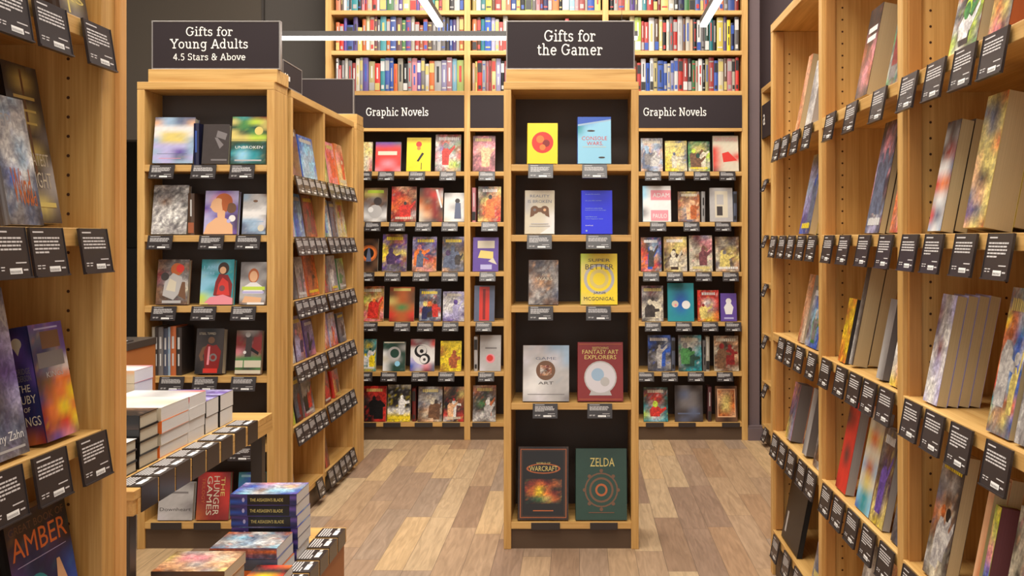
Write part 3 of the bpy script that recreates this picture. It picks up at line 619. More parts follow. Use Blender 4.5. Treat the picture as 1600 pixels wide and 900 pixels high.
for c, wd, ht in (('W', 5, 76), ('K', 5, 75), ('g', 8, 76), ('d', 7, 74), ('a', 4, 76), ('o', 9, 77), ('K', 9, 75)):
    o = spine_book(WX_(X, D0), WX_(X + wd, D0) - .001, yz[3] + .0006, ht/F*D0, c, 'w', 4, .13); o.location.y = D0 + .02
    tag(o, f'upright {CN[c]} spine in the left corner, fourth shelf of young adult case' if not (c == 'K' and wd == 9) else 'thick charcoal spine closing the left row, fourth shelf of young adult case', 'book', 'upright spines in the young adult gift case'); X += wd
o = spine_book(WX_(300, D0), WX_(308, D0), yz[0] + .0006, .19, 'B', 'b', 0, .13); o.location.y = D0 + .02; tag(o, 'narrow navy spine between pale blue and black books, young adult case', 'book')
o = spine_book(WX_(291, D0), WX_(301, D0), yz[1] + .0006, .19, 'n', 'O', 3, .13); o.location.y = D0 + .02; tag(o, 'brown spine right of the crumpled silver book', 'book')
for ri, pxs in enumerate(((255, 320, 380), (252, 332, 389), (258, 320, 382), (270, 322, 382), (378,))):
    lab_front('ya', ri, D0, yz[ri], pxs, 'shelf labels of the young adult gift case', f'{YS[ri]} shelf of young adult gift case')
for a_, b_, s_ in ((236, 284, 'below the grey Downheart book'), (303, 345, 'below the red Hunger Games book')): low_label(a_, b_, D0, .121, .03, 'plain dark label strip ' + s_, 'dark strips on the lowest shelf edges')
# wall bookcase, lower rows
WSN = ['top', 'second', 'third', 'fourth', 'fifth', 'bottom']
wb = [
 (0, 562, 221, 580, 'cream book with rounded yellow top', 'YYW|WYY|YWP|WWr', []), (0, 585, 221, 625, 'coral book with violet band', 'ppd|rrr|rrr|rPr|PrP', [('r', .1, .55, .85, .68, 'W')]),
 (0, 634, 214, 672, 'yellow book with red splash and pen', 'yyy|yyy|yyy', [('e', .5, .8, .12, 'r'), ('e', .5, .68, .08, 'o'), ('p', 'k', [(.42, .3), (.5, .28), (.72, .52), (.64, .56)]), ('r', .6, .05, .63, .25, 'k')]),
 (0, 679, 209, 719, 'white book with red and green collage', 'GPrP|wrGe|GpeO|Pwwr|Gwve|ggsg', []), (0, 738, 211, 773, 'dusty red book', 'mPm|mPP|PsP|mmm|mPm|mmP', []),
 (1, 567, 293, 603, 'olive and grey comic', 'nnn|YYn|ngn|gnK|GgG|wGw|gwK', [('r', .15, .84, .85, .93, 'v'), ('e', .5, .3, .3, 'G'), ('e', .6, .6, .18, 'K'), ('e', .3, .35, .12, 'w')]), (1, 610, 291, 649, 'red comic with armoured figure', 'RsR|rRs|roK|orR|RrG|RRn', []),
 (1, 654, 293, 691, 'red comic with white diagonal blade', 'KRnR|nRrw|OnRs|sORK|WsRn|WgKR', [('p', 'w', [(.68, .95), (.78, .95), (.98, .42), (.92, .4)])]), (1, 693, 301, 725, 'white comic with lone dark figure', 'GwG|www|wGw|www|WwG', [('e', .65, .72, .12, 'K'), ('p', 'd', [(.5, .1), (.85, .1), (.8, .65), (.55, .65)])]),
 (1, 746, 291, 782, 'orange comic with dark silhouettes', 'kdWY|WKsY|kYoo|Koro|kOrr|YYrr', []),
 (2, 560, 373, 589, 'black comic with flame ring', 'knk|nkn|kkk|nkn|knk', [('e', .5, .55, .46, 'O'), ('e', .5, .55, .38, 'o'), ('e', .5, .55, .28, 'k'), ('p', 'd', [(.35, .3), (.65, .3), (.55, .72), (.45, .72)])]), (2, 596, 366, 634, 'purple and yellow comic', 'pOYp|pnop|yqpp|yyYY|yPpO|pgKp|qggq', []),
 (2, 643, 370, 681, 'blue comic with orange fighters', 'dlgl|lpdp|dplB|pOBd|sOro|sPso|OsPs', []), (2, 690, 370, 724, 'dusky comic with grey crowd', 'gdl|Kgq|dKn|gOY|Gdg|sgd', []),
 (2, 738, 371, 778, 'indigo comic with cream lettering panel', 'ppp|ppp|ppp', [('r', .18, .68, .85, .9, 'W'), ('p', 'Y', [(.2, .4), (.8, .36), (.8, .58), (.3, .62)]), ('p', 'W', [(.6, .3), (.95, .2), (.8, .4)]), ('r', .3, .06, .75, .2, 'l')]),
 (3, 561, 448, 598, 'orange comic with yellow monsters', 'nOn|YnY|vYo|OYo|PrP|rPO', []), (3, 607, 449, 646, 'rust-brown comic', 'OOO|nOn|YOn|OeO|rOr|ROR', [('r', .15, .88, .85, .96, 'Y')]),
 (3, 654, 452, 688, 'slate comic with red team', 'ddd|dGd|dKd|aod|rYr|Gdw|BdB', []), (3, 691, 456, 725, 'white and lilac comic', 'lll|wGl|www|wwl|llp|ppw', []),
 (3, 740, 447, 772, 'slate book with red centre strip', 'ddd|ddd', [('r', .25, .02, .75, .97, 'r'), ('r', .42, .05, .55, .9, 'R')]),
 (4, 562, 531, 586, 'green-teal comic', 'ttt|tyt|ttE|wtt|wty|tyt', []), (4, 597, 535, 632, 'dark teal comic with white hand', 'EEE|EEG|wEE|WGE|wEE|wEE', [('e', .5, .6, .3, 'G'), ('e', .52, .6, .2, 'E'), ('e', .65, .25, .12, 'c'), ('r', .04, .95, .96, .99, 'W')]),
 (4, 640, 531, 678, 'white comic with black swirls', 'RGmR|RmGr|www|www|lww|blPd|pGRd', [('e', .5, .52, .42, 'w'), ('e', .42, .62, .26, 'k'), ('e', .46, .65, .2, 'w'), ('e', .6, .38, .22, 'k'), ('e', .56, .36, .16, 'w'), ('e', .46, .62, .08, 'k'), ('e', .58, .36, .06, 'K')]), (4, 687, 534, 720, 'plain yellow comic', 'yyy|Oyy|yyy|Oyy', []),
 (4, 749, 525, 782, 'grey-white comic with pink blot', 'GGG|GGG|GGG|zGG', [('e', .5, .35, .22, 'P'), ('e', .48, .36, .15, 'r'), ('r', .25, .62, .8, .66, 'g')]),
 (5, 566, 605, 602, 'red comic with black corner', 'rrrr|krrr|KKrr|kkKr|kkRr|kkrr', []), (5, 604, 603, 640, 'black comic with yellow base', 'WKW|kkk|kkk|kkk|kKk|www|yyy|yyy', []),
 (5, 652, 606, 690, 'cream comic with armoured group', 'nGn|gdG|GWd|dGG|KsW|nWK|nsW', []), (5, 692, 606, 724, 'tan comic with black standing figures', 'sks|nkY|kkO|kKk|rkr|wkr', []),
 (5, 738, 604, 774, 'dark comic with jagged white base', 'nsO|OKn|KKK|KeK|KKK|GwG|wKw', []),
 (0, 1002, 215, 1036, 'grey comic with two bathers', 'GGGG|asag|dsls|dala|skas', []), (0, 1040, 219, 1074, 'yellow comic with grey streaks', 'YYdY|YYYd|yYWd|yyYW', []),
 (0, 1076, 220, 1110, 'green comic with brown creature', 'EeE|eYE|env|enW|WYe', []), (0, 1115, 211, 1155, 'white comic lettered Cartoons', 'WWW|WWW|rWW|rWr|rWW|RWW', [('t', .05, .84, .95, .95, 'CARTOONS', 'P'), ('p', 'r', [(.35, .5), (.6, .55), (.95, .3), (.4, .25)])]),
 (1, 1005, 290, 1049, 'white book with pink title panels', 'cwww|cwww|wwww|gwww|www', [('r', .28, .6, 1, .88, 'P'), ('r', .28, .02, .9, .32, 'P'), ('t', .35, .68, .95, .8, 'ADAM', 'w'), ('t', .35, .1, .85, .22, 'PAULO', 'w')]),
 (1, 1060, 299, 1094, 'brown book with pink-faced portrait', 'nYn|nnO|OsO|nGs|sdO|nds', []), (1, 1110, 293, 1146, 'silver book with cream window', 'GGG|GGG|GGG', [('r', .22, .12, .78, .9, 'W'), ('r', .3, .18, .55, .45, 'K'), ('r', .3, .5, .6, .8, 'G')]),
 (2, 1002, 371, 1034, 'red comic with blue disc', 'nKbd|OKab|rNab|orsd|oorB|rPnG', []), (2, 1038, 370, 1074, 'olive comic with dark couple', 'YsY|sYY|nYs|NnW|NWW|nYw', []),
 (2, 1078, 368, 1114, 'white comic with pink falling figure', 'WPlW|WmPP|WWnm|WnWW|WWWW|WWYW', []), (2, 1119, 370, 1156, 'cream comic with striding figure', 'nWnn|nWgn|WnYn|WYnY|dWKs|WsWg', []),
 (3, 1003, 447, 1037, 'maroon and grey comic', 'mmK|GmG|gKW|WGg|GKW|kWG', []), (3, 1044, 443, 1085, 'cyan comic with two white shapes', 'ttt|tbt|ttt', [('e', .28, .45, .13, 'W'), ('e', .7, .43, .16, 'w'), ('e', .3, .42, .05, 'P')]),
 (3, 1091, 454, 1124, 'red comic with orange flames', 'rrr|rrr|rwr|rGR|OYo|oyO', []), (3, 1127, 459, 1152, 'violet comic with white figure', 'ppp|ppp', [('e', .5, .72, .18, 'w'), ('p', 'w', [(.3, .25), (.7, .25), (.8, .5), (.6, .68), (.4, .68), (.2, .5)]), ('r', .2, .08, .8, .14, 'l')]),
 (4, 1013, 525, 1049, 'blue and black comic', 'dbb|bkd|kKb|KGk|gKG|KdK', []), (4, 1061, 525, 1097, 'sea-green comic with white ghost', 'gEt|gWg|ewt|gEt|gEt|Ett', []),
 (4, 1117, 526, 1155, 'cream comic with brown figure', 'WnW|sNs|WNn|nNs|NRn|WnW', []),
 (5, 1006, 607, 1044, 'dark teal comic with red hood', 'EEE|RrE|ErE|tGE|vwt|tct', []), (5, 1055, 604, 1099, 'dark grey comic with faint towers', 'KgKg|KdgK|KggK|KKdK|KdKK', [('r', .1, .2, .9, .24, 'd')]),
 (5, 1119, 605, 1153, 'brown comic with framed orange scene', 'nNn|NnN|nNn', [('r', .08, .12, .92, .92, 's'), ('g', .12, .15, .88, .88, 'OsO|sYO|nYo|OOs', .2)])]
for (ri, x0, yt, x1, ds, g, sh) in wb:
    sd = 'right' if x0 > 990 else ('middle' if x0 > 733 else 'left')
    fbook('wall', ri, DW, (268, 347, 425, 503, 581, 660)[ri], x0, yt, x1, ds, f'{WSN[ri]} shelf of {sd} bay, back wall', g, sh, .4 if not sh else .08, t=.018, zb=rowsW[ri], group='graphic novels facing out on the back wall', hard=False)
for (ri, px, c, hh, sd) in ((1, 740, 'P', 54, 'middle'), (4, 743, 'G', 54, 'middle'), (1, 1100, 'G', 48, 'right'), (1, 1150, 'd', 48, 'right'), (5, 646, 'R', 52, 'left'), (5, 1110, 'm', 54, 'right'), (4, 1053, 'd', 52, 'right'), (4, 1102, 'g', 48, 'right'), (4, 1107, 'W', 54, 'right')):
    o = spine_book(X6(px - 3), X6(px + 2.5), rowsW[ri] + .0006, hh/F*DW, c, 'k', R.randrange(5), .12); o.location.y = DW + .03
    tag(o, f'upright {CN[c]} spine on {WSN[ri]} shelf of {sd} bay, back wall', 'book', 'spines beside the graphic novels')
wl = [(569, 604, 652, 700, 761, 1020, 1057, 1096, 1136), (583, 621, 662, 703, 765, 1028, 1080, 1129), (573, 614, 658, 703, 762, 1017, 1054, 1099, 1141),
      (578, 629, 665, 704, 756, 1020, 1068, 1109, 1145), (570, 608, 656, 698, 760, 1009, 1046, 1087, 1132)]
for ri, pxs in enumerate(wl): lab_front('wall', ri, DW, rowsW[ri], pxs, 'shelf labels along the graphic novel shelves', f'{WSN[ri]} graphic novel shelf')
for i, (a_, b_) in enumerate(((562, 588), (599, 626), (648, 676), (691, 719), (738, 766), (1009, 1037), (1060, 1087), (1128, 1156))):
    low_label(a_, b_, DW, rowsW[5] - .001, .03, f'{ORD[i]} dark strip from the left along the lowest graphic novel shelf', 'dark strips under the lowest graphic novels')
# ================================================================== SIDE CASES (face -X or +X)
def sbook(case, ci, X, face, z, xa, xb, yt, desc, place_s, grid, shapes=(), jit=.3, t=.02, n=1, lean=11, deep=.0, page='W', hard=False, hmax=.33, group=None, spine=None, spshapes=()):
    """xa,xb: pixel x of the foot's two ends; face -1 looks to -X, +1 looks to +X"""
    d1, d2 = sorted((abs(X) * F / abs(xa - CX), abs(X) * F / abs(xb - CX)))
    th = math.radians(lean); Dm = d2
    ybp = CY + (CZ - z) / Dm * F; h = min(hmax, (ybp - yt) / F * Dm / math.cos(th))
    wd = d2 - d1; rz = -math.pi/2 if face < 0 else math.pi/2
    sgn = -face
    for k in range(n):
        o = book(wd, h, t, grid, shapes if k == 0 else (), jit, page='S' if page == 's' else page, hard=hard, simple=k > 0, spine=spine, spshapes=spshapes if k == 0 else ())
        off = (deep + k * (t + .0012) / math.cos(th))
        place(o, (X + sgn * (.012 + off), (d1 + d2)/2, z + t * math.sin(th) + .0008), rz, th)
        lb = f'{desc}, {place_s}' if k == 0 else f'{"" if k == 1 else ORD[k-1] + " "}copy tucked behind the {desc}'
        tag(o, lb, 'book', group if k == 0 else group + ', copies behind')
    REG.append((case, ci, (xa + xb)/2, desc))
RX = .81
RZ = [1.81, 1.42, 1.016, .605, .19]
RN = ['top', 'second', 'third', 'fourth', 'lowest']
right = bookcase((RX, 4.06, 0), -math.pi/2, [.02, .83, 1.635, 2.45], [RZ] * 3, 2.275, .32, 'long oak bookcase along the right side with leaning fantasy books', WZ, ut=.04, st=.034, holes='all')
for u in (.02, .83, 1.635): MB().box(u + .0205, u + .036, .012, .042, .195, 2.27, wood('oak_dark_stile', 'Z', lin((166, 114, 56)), lin((190, 138, 76)))).build('inner_stile', right)  # face-frame strip beside each upright, in a darker oak tone of its own
BN = ['far', 'middle', 'near']
GR = 'leaning books in the right-hand bookcase'
rb = [ # row, bay, xfar, xnear, ytop, desc, grid, jit, t, n, page, shapes
 (0, 0, 1237, 1243, 92, 'tan-edged book', 'sO|Os|sO', .3, .045, 1, 's', []), (0, 0, 1252, 1262, 98, 'grey-white book', 'Gw|gG|wG', .3, .03, 1, 'G', []),
 (0, 1, 1329, 1347, 25, 'black book with white title', 'kKk|kkk|OnP|nPO|knK', .3, .07, 1, 's', [('r', .15, .72, .85, .78, 'w'), ('r', .15, .62, .85, .68, 'w')]), (0, 1, 1376, 1402, -30, 'tall comic in red and teal', 'Rer|rGR|dtR|egt|Gee|ege', .6, .03, 1, 'W', []),
 (0, 2, 1473, 1516, -25, 'grey book with green flames', 'RKgv|oKgg|GKKv|gKgv|wgvg|vgvg|vwge', .3, .03, 1, 's', []), (0, 2, 1534, 1566, -50, 'yellow and red jagged book', 'KOoY|oYso|YOYg|sPmg', .4, .05, 1, 'O', []),
 (1, 0, 1243, 1259, 245, 'blue-violet book', 'Yd|ld|al|lp|pd|bB', .35, .025, 3, 's', []),
 (1, 1, 1344, 1366, 195, 'dark book with violet swirls', 'NNN|dPN|lqd|PqN|dGd|dlK', .5, .018, 2, 's', []), (1, 1, 1382, 1401, 240, 'pink and orange book', 'Kn|qP|PG|oP|oW|Or', .4, .02, 1, 's', []),
 (1, 2, 1441, 1461, 196, 'charcoal book with red panels', 'KKK|GKg|KRm|wwd|roO|GwG|rdG|awa', .15, .030, 2, 's', []), (1, 2, 1496, 1527, 160, 'tall yellow fantasy book', 'YYo|ddY|YdY|YYo|sYY|sKY|dsY|pdY|sYO', .2, .060, 2, 's', []),
 (2, 0, 1241, 1249, 430, 'tan and orange thin book', 'sO|OW', .3, .02, 1, 'W', []), (2, 0, 1252, 1270, 448, 'blue and green spined book', 'neb|GbB|gcb|nab|Gbb', .35, .018, 2, 'G', []),
 (2, 1, 1303, 1314, 467, 'small flame-orange book', 'yo|Oy|yO|oy|Oo', .5, .016, 1, 'K', []), (2, 1, 1320, 1326, 422, 'dark spined book between page blocks', 'KK|GK', .2, .045, 2, 's', []), (2, 1, 1362, 1372, 470, 'grey board-covered book', 'gg|Gg', .1, .03, 1, 'g', []), (2, 1, 1382, 1401, 448, 'white book with flames at foot', 'gw|Gw|wG|ww|wG|Wo|yO', .2, .02, 1, 'G', []),
 (2, 2, 1434, 1455, 462, 'white-violet glossy book', 'lGl|mGl|qGw|Gmw|wlw|wwl|lwl', .3, .024, 4, 's', []), (2, 2, 1531, 1566, 452, 'orange and blue wizardly book', 'Gtg|gGt|yoaG|oObb|Ocbw|oabb|rOcb|tgOo|YsYb|dgdg', .3, .02, 1, 's', []), (2, 2, 1574, 1610, 455, 'grey-green mottled book', 'gGg|EgG|ggg|GeG|gKg|GGg|GgG', .5, .03, 1, 'G', []),
 (3, 0, 1222, 1230, 600, 'violet-edged book', 'Pq|qd|yl', .4, .05, 1, 'g', []), (3, 0, 1248, 1254, 610, 'grey block-edged book', 'Gg|gG', .1, .05, 1, 'g', []), (3, 0, 1264, 1275, 650, 'dark slim book', 'KG|gn|nG', .3, .012, 1, 'g', []),
 (3, 1, 1299, 1314, 626, 'bright red book', 'rrr|KRr|rrr|rKr|rrr|Rrr', .15, .03, 1, 'G', []), (3, 1, 1329, 1350, 636, 'orange and blue book of picture squares', 'OsO|WWW|YoY|WWW|aOa|WYW|ctc|btc', .15, .02, 1, 'G', []), (3, 1, 1351, 1371, 668, 'moss and yellow book', 'ngK|gnK|Kqn|nKq|YpY|YyY', .4, .022, 1, 'G', []), (3, 1, 1384, 1401, 690, 'dark slate book at bay end', 'dK|gd|Kd', .2, .02, 1, 'g', []),
 (3, 2, 1433, 1465, 700, 'charcoal book with orange peaks', 'KgK|GnK|gGK|dnK|OsK|nOK|KWk|GWK|KWK', .35, .03, 1, 's', []), (3, 2, 1500, 1508, 750, 'plain tan page block', 'ss|sO', .1, .03, 2, 's', []),
 (3, 2, 1546, 1575, 795, 'cream book with black lettering', 'WkW|kWk|WkP|kWk|WsW', .5, .035, 2, 'G', []),
 (4, 0, 1216, 1240, 715, 'black leaning book with pale spine line', 'kkk|kkk', .0, .02, 1, 'k', [('r', .12, .1, .2, .35, 'G')]), (4, 0, 1262, 1277, 690, 'violet-grey mottled book', 'gd|lg|qd|gl|Gq', .4, .02, 1, 'G', []),
 (4, 1, 1322, 1338, 805, 'grey book with white block', 'kKk|GwG|GGG|eKk', .2, .02, 1, 'G', []), (4, 1, 1352, 1368, 845, 'peach-coloured book', 'ss|Os|sr', .2, .03, 1, 'G', [])]
for (ri, bay, xf, xn, yt, ds, g, jt, t, n, pg, sh) in rb:
    sbook('right', ri, RX + .004, -1, RZ[ri], xf, xn, yt, ds, f'{RN[ri]} shelf, {BN[bay]} bay of right bookcase', g, sh, jt, t, n, page=pg, group=GR)
sbook('right', 3, RX + .004, -1, RZ[3], 1513, 1521, 795, 'yellow and blue spined small book', 'fourth shelf, near bay of right bookcase', 'vy|Yv|PP|bb|bP|br', [], .3, .045, 1, page='m', group=GR)
def lab_side(case, X, face, z, pxs, place_s, group, tilt=10, bays=None):
    for k, px in enumerate(pxs):
        D = abs(X) * F / abs(px - CX)
        bn = ''
        if bays:
            j = sum(1 for q in bays if px > q); same = [q for q in pxs if sum(1 for w_ in bays if q > w_) == j]
            lb = f'{ORD[same.index(px)]} shelf label, {place_s}, {BN[j] if len(bays) == 2 else ("near", "far")[j]} bay, counting rightward'
        else: lb = f'{ORD[k]} shelf label from the left, {place_s}'
        lx = X + face * .0045
        shelf_label((lx, D, z - .001), -math.pi/2 if face < 0 else math.pi/2, math.radians(tilt), lb, group)
for i, pxs in enumerate(((1218, 1231, 1247, 1266, 1302, 1335, 1379, 1426, 1468, 1514, 1562), (1212, 1226, 1240, 1256, 1273, 1299, 1324, 1355, 1389, 1427, 1465, 1515, 1570),
        (1225, 1238, 1254, 1273, 1295, 1319, 1341, 1364, 1390, 1431, 1466, 1508, 1567), (1215, 1227, 1241, 1257, 1272, 1296, 1315, 1337, 1362, 1390, 1428), (1216, 1233, 1250))):
    lab_side('right', RX, -1, RZ[i], pxs, f'{RN[i]} shelf of right bookcase', 'shelf labels along the right bookcase', bays=(1285, 1410))
# gondola books
gz2 = [1.717, 1.413, 1.104, .79, .487, .13]
GN = ['top', 'second', 'third', 'fourth', 'fifth', 'bottom']
go = [(0, 461, 476, 204, 'mauve-brown book', 'gn|gm|ng|mn'), (0, 478, 500, 219, 'blue book with white glow', 'bbb|bca|cwb|aca'), (0, 511, 518, 231, 'lime book', 'vv|vk|Yg'), (0, 520, 532, 226, 'coral-pink book', 'PP|rP|Pr|rP'), (0, 534, 546, 229, 'peach book', 'os|Pr|sY|YW'),
 (1, 460, 466, 310, 'pink and blue book', 'aP|rP|Pa'), (1, 467, 481, 305, 'sky blue book', 'cb|bc|bb|ba'), (1, 483, 500, 308, 'rust-red book', 'nOn|OrO|RnO|nOR'), (1, 512, 522, 313, 'white and blue book', 'wa|bw|cw|ew'), (1, 524, 532, 316, 'slate and brown book', 'dK|da|nd'), (1, 534, 546, 313, 'cream book with red mark', 'WYY|YrY|WrW|YYv|WYW'),
 (2, 460, 470, 401, 'black book', 'kk|Kk|kg'), (2, 471, 484, 402, 'white and grey book', 'nG|Gw|gP|GG'), (2, 486, 503, 398, 'flame-orange book', 'ono|oOo|rNo|Ooo'), (2, 512, 520, 397, 'grey-olive book', 'gn|Gg|rg'), (2, 522, 533, 400, 'silver patterned book', 'GW|gG|wd|OG'), (2, 535, 545, 404, 'green-gold book', 'ev|Wg|Gn'),
 (3, 460, 466, 505, 'white slim book', 'wG|Ww|wG'), (3, 468, 482, 493, 'violet and tan book', 'ql|ds|nP|ln'), (3, 484, 498, 498, 'deep purple book', 'pq|pl|qp|kP'), (3, 512, 519, 490, 'white and orange book', 'wG|wP|oO'), (3, 521, 532, 488, 'lilac book', 'lG|wl|or'), (3, 535, 545, 488, 'grey smoky book', 'Kd|gG|dg'),
 (4, 460, 466, 590, 'yellow-footed dark book', 'Kk|nK|yv'), (4, 468, 478, 588, 'black spotted book', 'kK|dk|kR'), (4, 481, 496, 592, 'grey-violet book', 'gd|Gk|lg|rG'), (4, 512, 521, 580, 'wine red book', 'Rn|mr|nR'), (4, 527, 536, 576, 'orange book', 'rn|oO|oY'), (5, 460, 467, 690, 'grey mottled book', 'gG|Gg|gK'), (5, 513, 519, 660, 'dim red book', 'nR|Kn|rn')]
for (ri, xa, xb, yt, ds, g) in go:
    sbook('gond', ri, GPX - .004, 1, gz2[ri], xa, xb, yt, ds, f'{GN[ri]} shelf, {"near" if xa < 507 else "far"} bay of aisle bookcase', g, (), .35, .02, 1, group='leaning books in the aisle bookcase', hmax=.27, lean=9)
for ri in range(6):
    lab_side('gond', GPX, 1, gz2[ri], (464, 474, 484, 494, 502, 514, 523, 532, 540, 548) if ri < 5 else (497, 514, 523, 532, 540, 548), f'{GN[ri]} shelf of aisle bookcase', 'shelf labels along the aisle bookcase', tilt=14, bays=(507,))
# near left bookcase
LX = -.985
LZ = [1.845, 1.43, 1.015, .60, .19]
left = bookcase((LX, .55, 0), math.pi/2, [.02, .73, 1.46], [LZ] * 2, 2.275, .30, 'close oak bookcase at the left edge of the view', WZ, ut=.055, st=.036, holes='all')
MB().box(1.488, 1.515, -.012, .30, 0, 2.30, wood('oak_light_edge', 'Z', lin((206, 148, 82)), lin((232, 180, 112)))).build('end_panel', left, bevel=.002)
GLc = 'books in the close left bookcase'
lb_ = [
 (0, 104, 148, -80, 'grey-brown book with gold lettering', 'top shelf of close left bookcase', 'gKg|nYn|gYK|KgK', [('t', .15, .18, .9, .3, 'KS', 'Y'), ('r', .3, .02, .36, 1, 'Y')], .15, .03, 'K', ()),
 (1, -42, 2, 130, 'black book with orange lettering', 'second shelf of close left bookcase', 'kkk|NkK|kNk|kkk', [('t', .2, .22, .95, .32, 'NAME', 'O'), ('t', .2, .1, .95, .2, 'WIND', 'O')], .2, .03, 'k', ()),
 (1, 27, 79, 160, 'silver-blue book with orange script', 'second shelf of close left bookcase', 'GaG|aGG|GwG|GaG|dwaw|dbwd|gdgd|dgdK|KgdK', [('t', .18, .74, .85, .86, 'EPIC', 'G'), ('t', .25, .17, .8, .44, 'Wind', 'O'), ('t', .45, .15, .9, .27, 'Wild', 'O')], .3, .018, 'g', ()),
 (1, 83, 134, 116, 'tall dark book with gold sword', 'second shelf of close left bookcase', 'KKK|KYK|KKK|KYK|gKg|KYK|KKG|ggG|WYg|gKK', [('r', .47, .3, .53, .97, 'n'), ('r', .2, .78, .8, .8, 'Y'), ('r', .22, .7, .78, .715, 'Y'), ('r', .25, .62, .75, .635, 'Y'), ('t', .1, .36, .9, .44, 'GREATEST', 'W'), ('t', .12, .22, .88, .32, 'KNIGHT', 'W'), ('r', .15, .1, .9, .13, 'Y')], .12, .05, 'kkk|kkk|kKk', [('T', .25, .62, .7, .95, 'THE', 'Y')]),
 (2, -60, 57, 455, 'large violet-grey book with white lettering', 'third shelf of close left bookcase', 'qgd|gqlG|dqpl|Kdqp|KqKl|dKdd|gdgg', [('t', .17, .76, .98, .88, 'CROWN', 'G'), ('t', .35, .08, .95, .15, 'Timothy Zahn', 'w'), ('r', .4, .04, .95, .055, 'G')], .3, .035, 'q', ()),
 (2, 84, 134, 508, 'blue paperback with a burning scene', 'third shelf of close left bookcase', 'ppp|dpp|Bgp|qdGw|Nnoo|BOoy|Royo|ROry|mpPn', [('r', .3, .78, .85, .93, 'n'), ('r', .12, .62, .9, .75, 'g'), ('r', .15, .95, .85, .965, 'l'), ('t', .3, .53, .8, .58, 'KINGS', 'G')], .15, .05, 'BBB|BpB|pBp|BBB|qBB|mOR', [('e', .5, .86, .2, 'W', .05), ('p', 'W', [(.3, .86), (.7, .86), (.5, .76)]), ('t', .15, .6, .85, .65, 'ELDRIDGE', 'g'), ('t', .15, .54, .85, .59, 'ANDERSON', 'g'), ('t', .25, .45, .75, .51, 'THE', 'W'), ('t', .15, .35, .9, .42, 'RUBY', 'W'), ('t', .38, .28, .62, .32, 'OF', 'W'), ('t', .1, .16, .95, .24, 'KINGS', 'W')]),
 (3, 56, 146, 775, 'dark blue book lettered Amber', 'fourth shelf of close left bookcase', 'NkNk|NNkk|qBqN|pBBb|BBBb|tBbb|Btba|BtBs', [('t', .05, .88, .95, .93, 'GREAT BOOK OF', 'n'), ('t', .05, .72, .95, .86, 'AMBER', 'o'), ('r', .1, .67, .9, .675, 'l'), ('e', .35, .42, .22, 't', .16), ('p', 's', [(.6, .2), (.95, .2), (.75, .6), (.7, .6)])], .12, .04, 'k', ())]
for (ri, xa, xb, yt, ds, ps, g, sh, jt, t, sp, ss) in lb_:
    sbook('left', ri, LX - .004, 1, LZ[ri], xa, xb, yt, ds, ps, g, sh, jt, t, 1, lean=10, group=GLc, hard=False, spine=sp, spshapes=ss, deep=.035 if ds.startswith('tall dark') else 0, page='W')
sbook('left', 3, LX - .004, 1, LZ[3], -60, 30, 850, 'small dark book with brown lettering', 'fourth shelf of close left bookcase', 'KKK|NKN|ONK|GGK', [('t', .2, .5, .95, .62, 'KING', 'O')], .2, .03, 1, group=GLc, spine='s')
for i, pxs in enumerate(((5, 72, 146), (3, 66, 140), (-2, 72, 139))):
    lab_side('left', LX, 1, LZ[i], pxs, f'{RN[i]} shelf of close left bookcase', 'shelf labels along the close left bookcase', tilt=9)
# far right sliver bookcase
frc = bookcase((1.275, 6.72, 0), -math.pi/2, [.015, .50], [[1.81, 1.43, 1.1, .75, .42, .12]], 2.42, .3, 'narrow oak bookcase edge beside the mauve wall pillar', WZ, ut=.03, st=.03)
hp = MB().box(.031, .484, -.003, .015, 2.1, 2.33, SIGN).build('header_panel', frc)
m = MB(); sign_line(m, 'a', .08, .16, 2.19, .1, -.0036); m.build('sign_lettering', hp)
for i, z in enumerate((1.81, 1.43, 1.1, .75, .42, .12)):
    shelf_label((1.270, 6.5, z - .001), -math.pi/2, math.radians(20), f'shelf label on {GN[i]} shelf of the narrow bookcase beyond the right bookcase', 'labels of the narrow bookcase')
# ================================================================== TABLES
def table(x0, x1, y0, y1, z, rim, label, legs=True, side=None):
    r = empty('display_table', ((x0+x1)/2, (y0+y1)/2, 0)); tag(r, label, 'table')
    cx, cy = (x0+x1)/2, (y0+y1)/2
    MB().box(x0-cx, x1-cx, y0-cy, y1-cy, z - .025, z, WX).build('tabletop', r, bevel=.002)
    m = MB(); a, b, c_, d_ = x0-cx, x1-cx, y0-cy, y1-cy
    for q in ((a + .004, b - .004, c_ + .004, c_ + .024), (a + .004, b - .0245, d_ - .024, d_ - .004), (a + .004, a + .024, c_ + .0245, d_ - .0245), (b - .024, b, c_ + .0245, d_ - .0)): m.box(*q, z - rim, z - .0255, WY)
    m.build('apron', r)
    if legs:
        for lx, ly in ((a + .03, c_ + .03), (b - .045, c_ + .03), (a + .03, d_ - .045), (b - .045, d_ - .045)):
            MB().box(lx - .022, lx + .02, ly, ly + .04, 0, z - .0255 if False else z - rim - .0005, STEEL).build('leg', r, bevel=.002)
    if side: MB().box(b - .03, b - .006, c_ + .03, d_ - .006, 0.0, z - rim - .0005, side).build('side_panel', r); MB().box(a + .03, b - .031, d_ - .03, d_ - .006, 0.0, z - rim - .0005, side).build('end_panel', r)
    return r
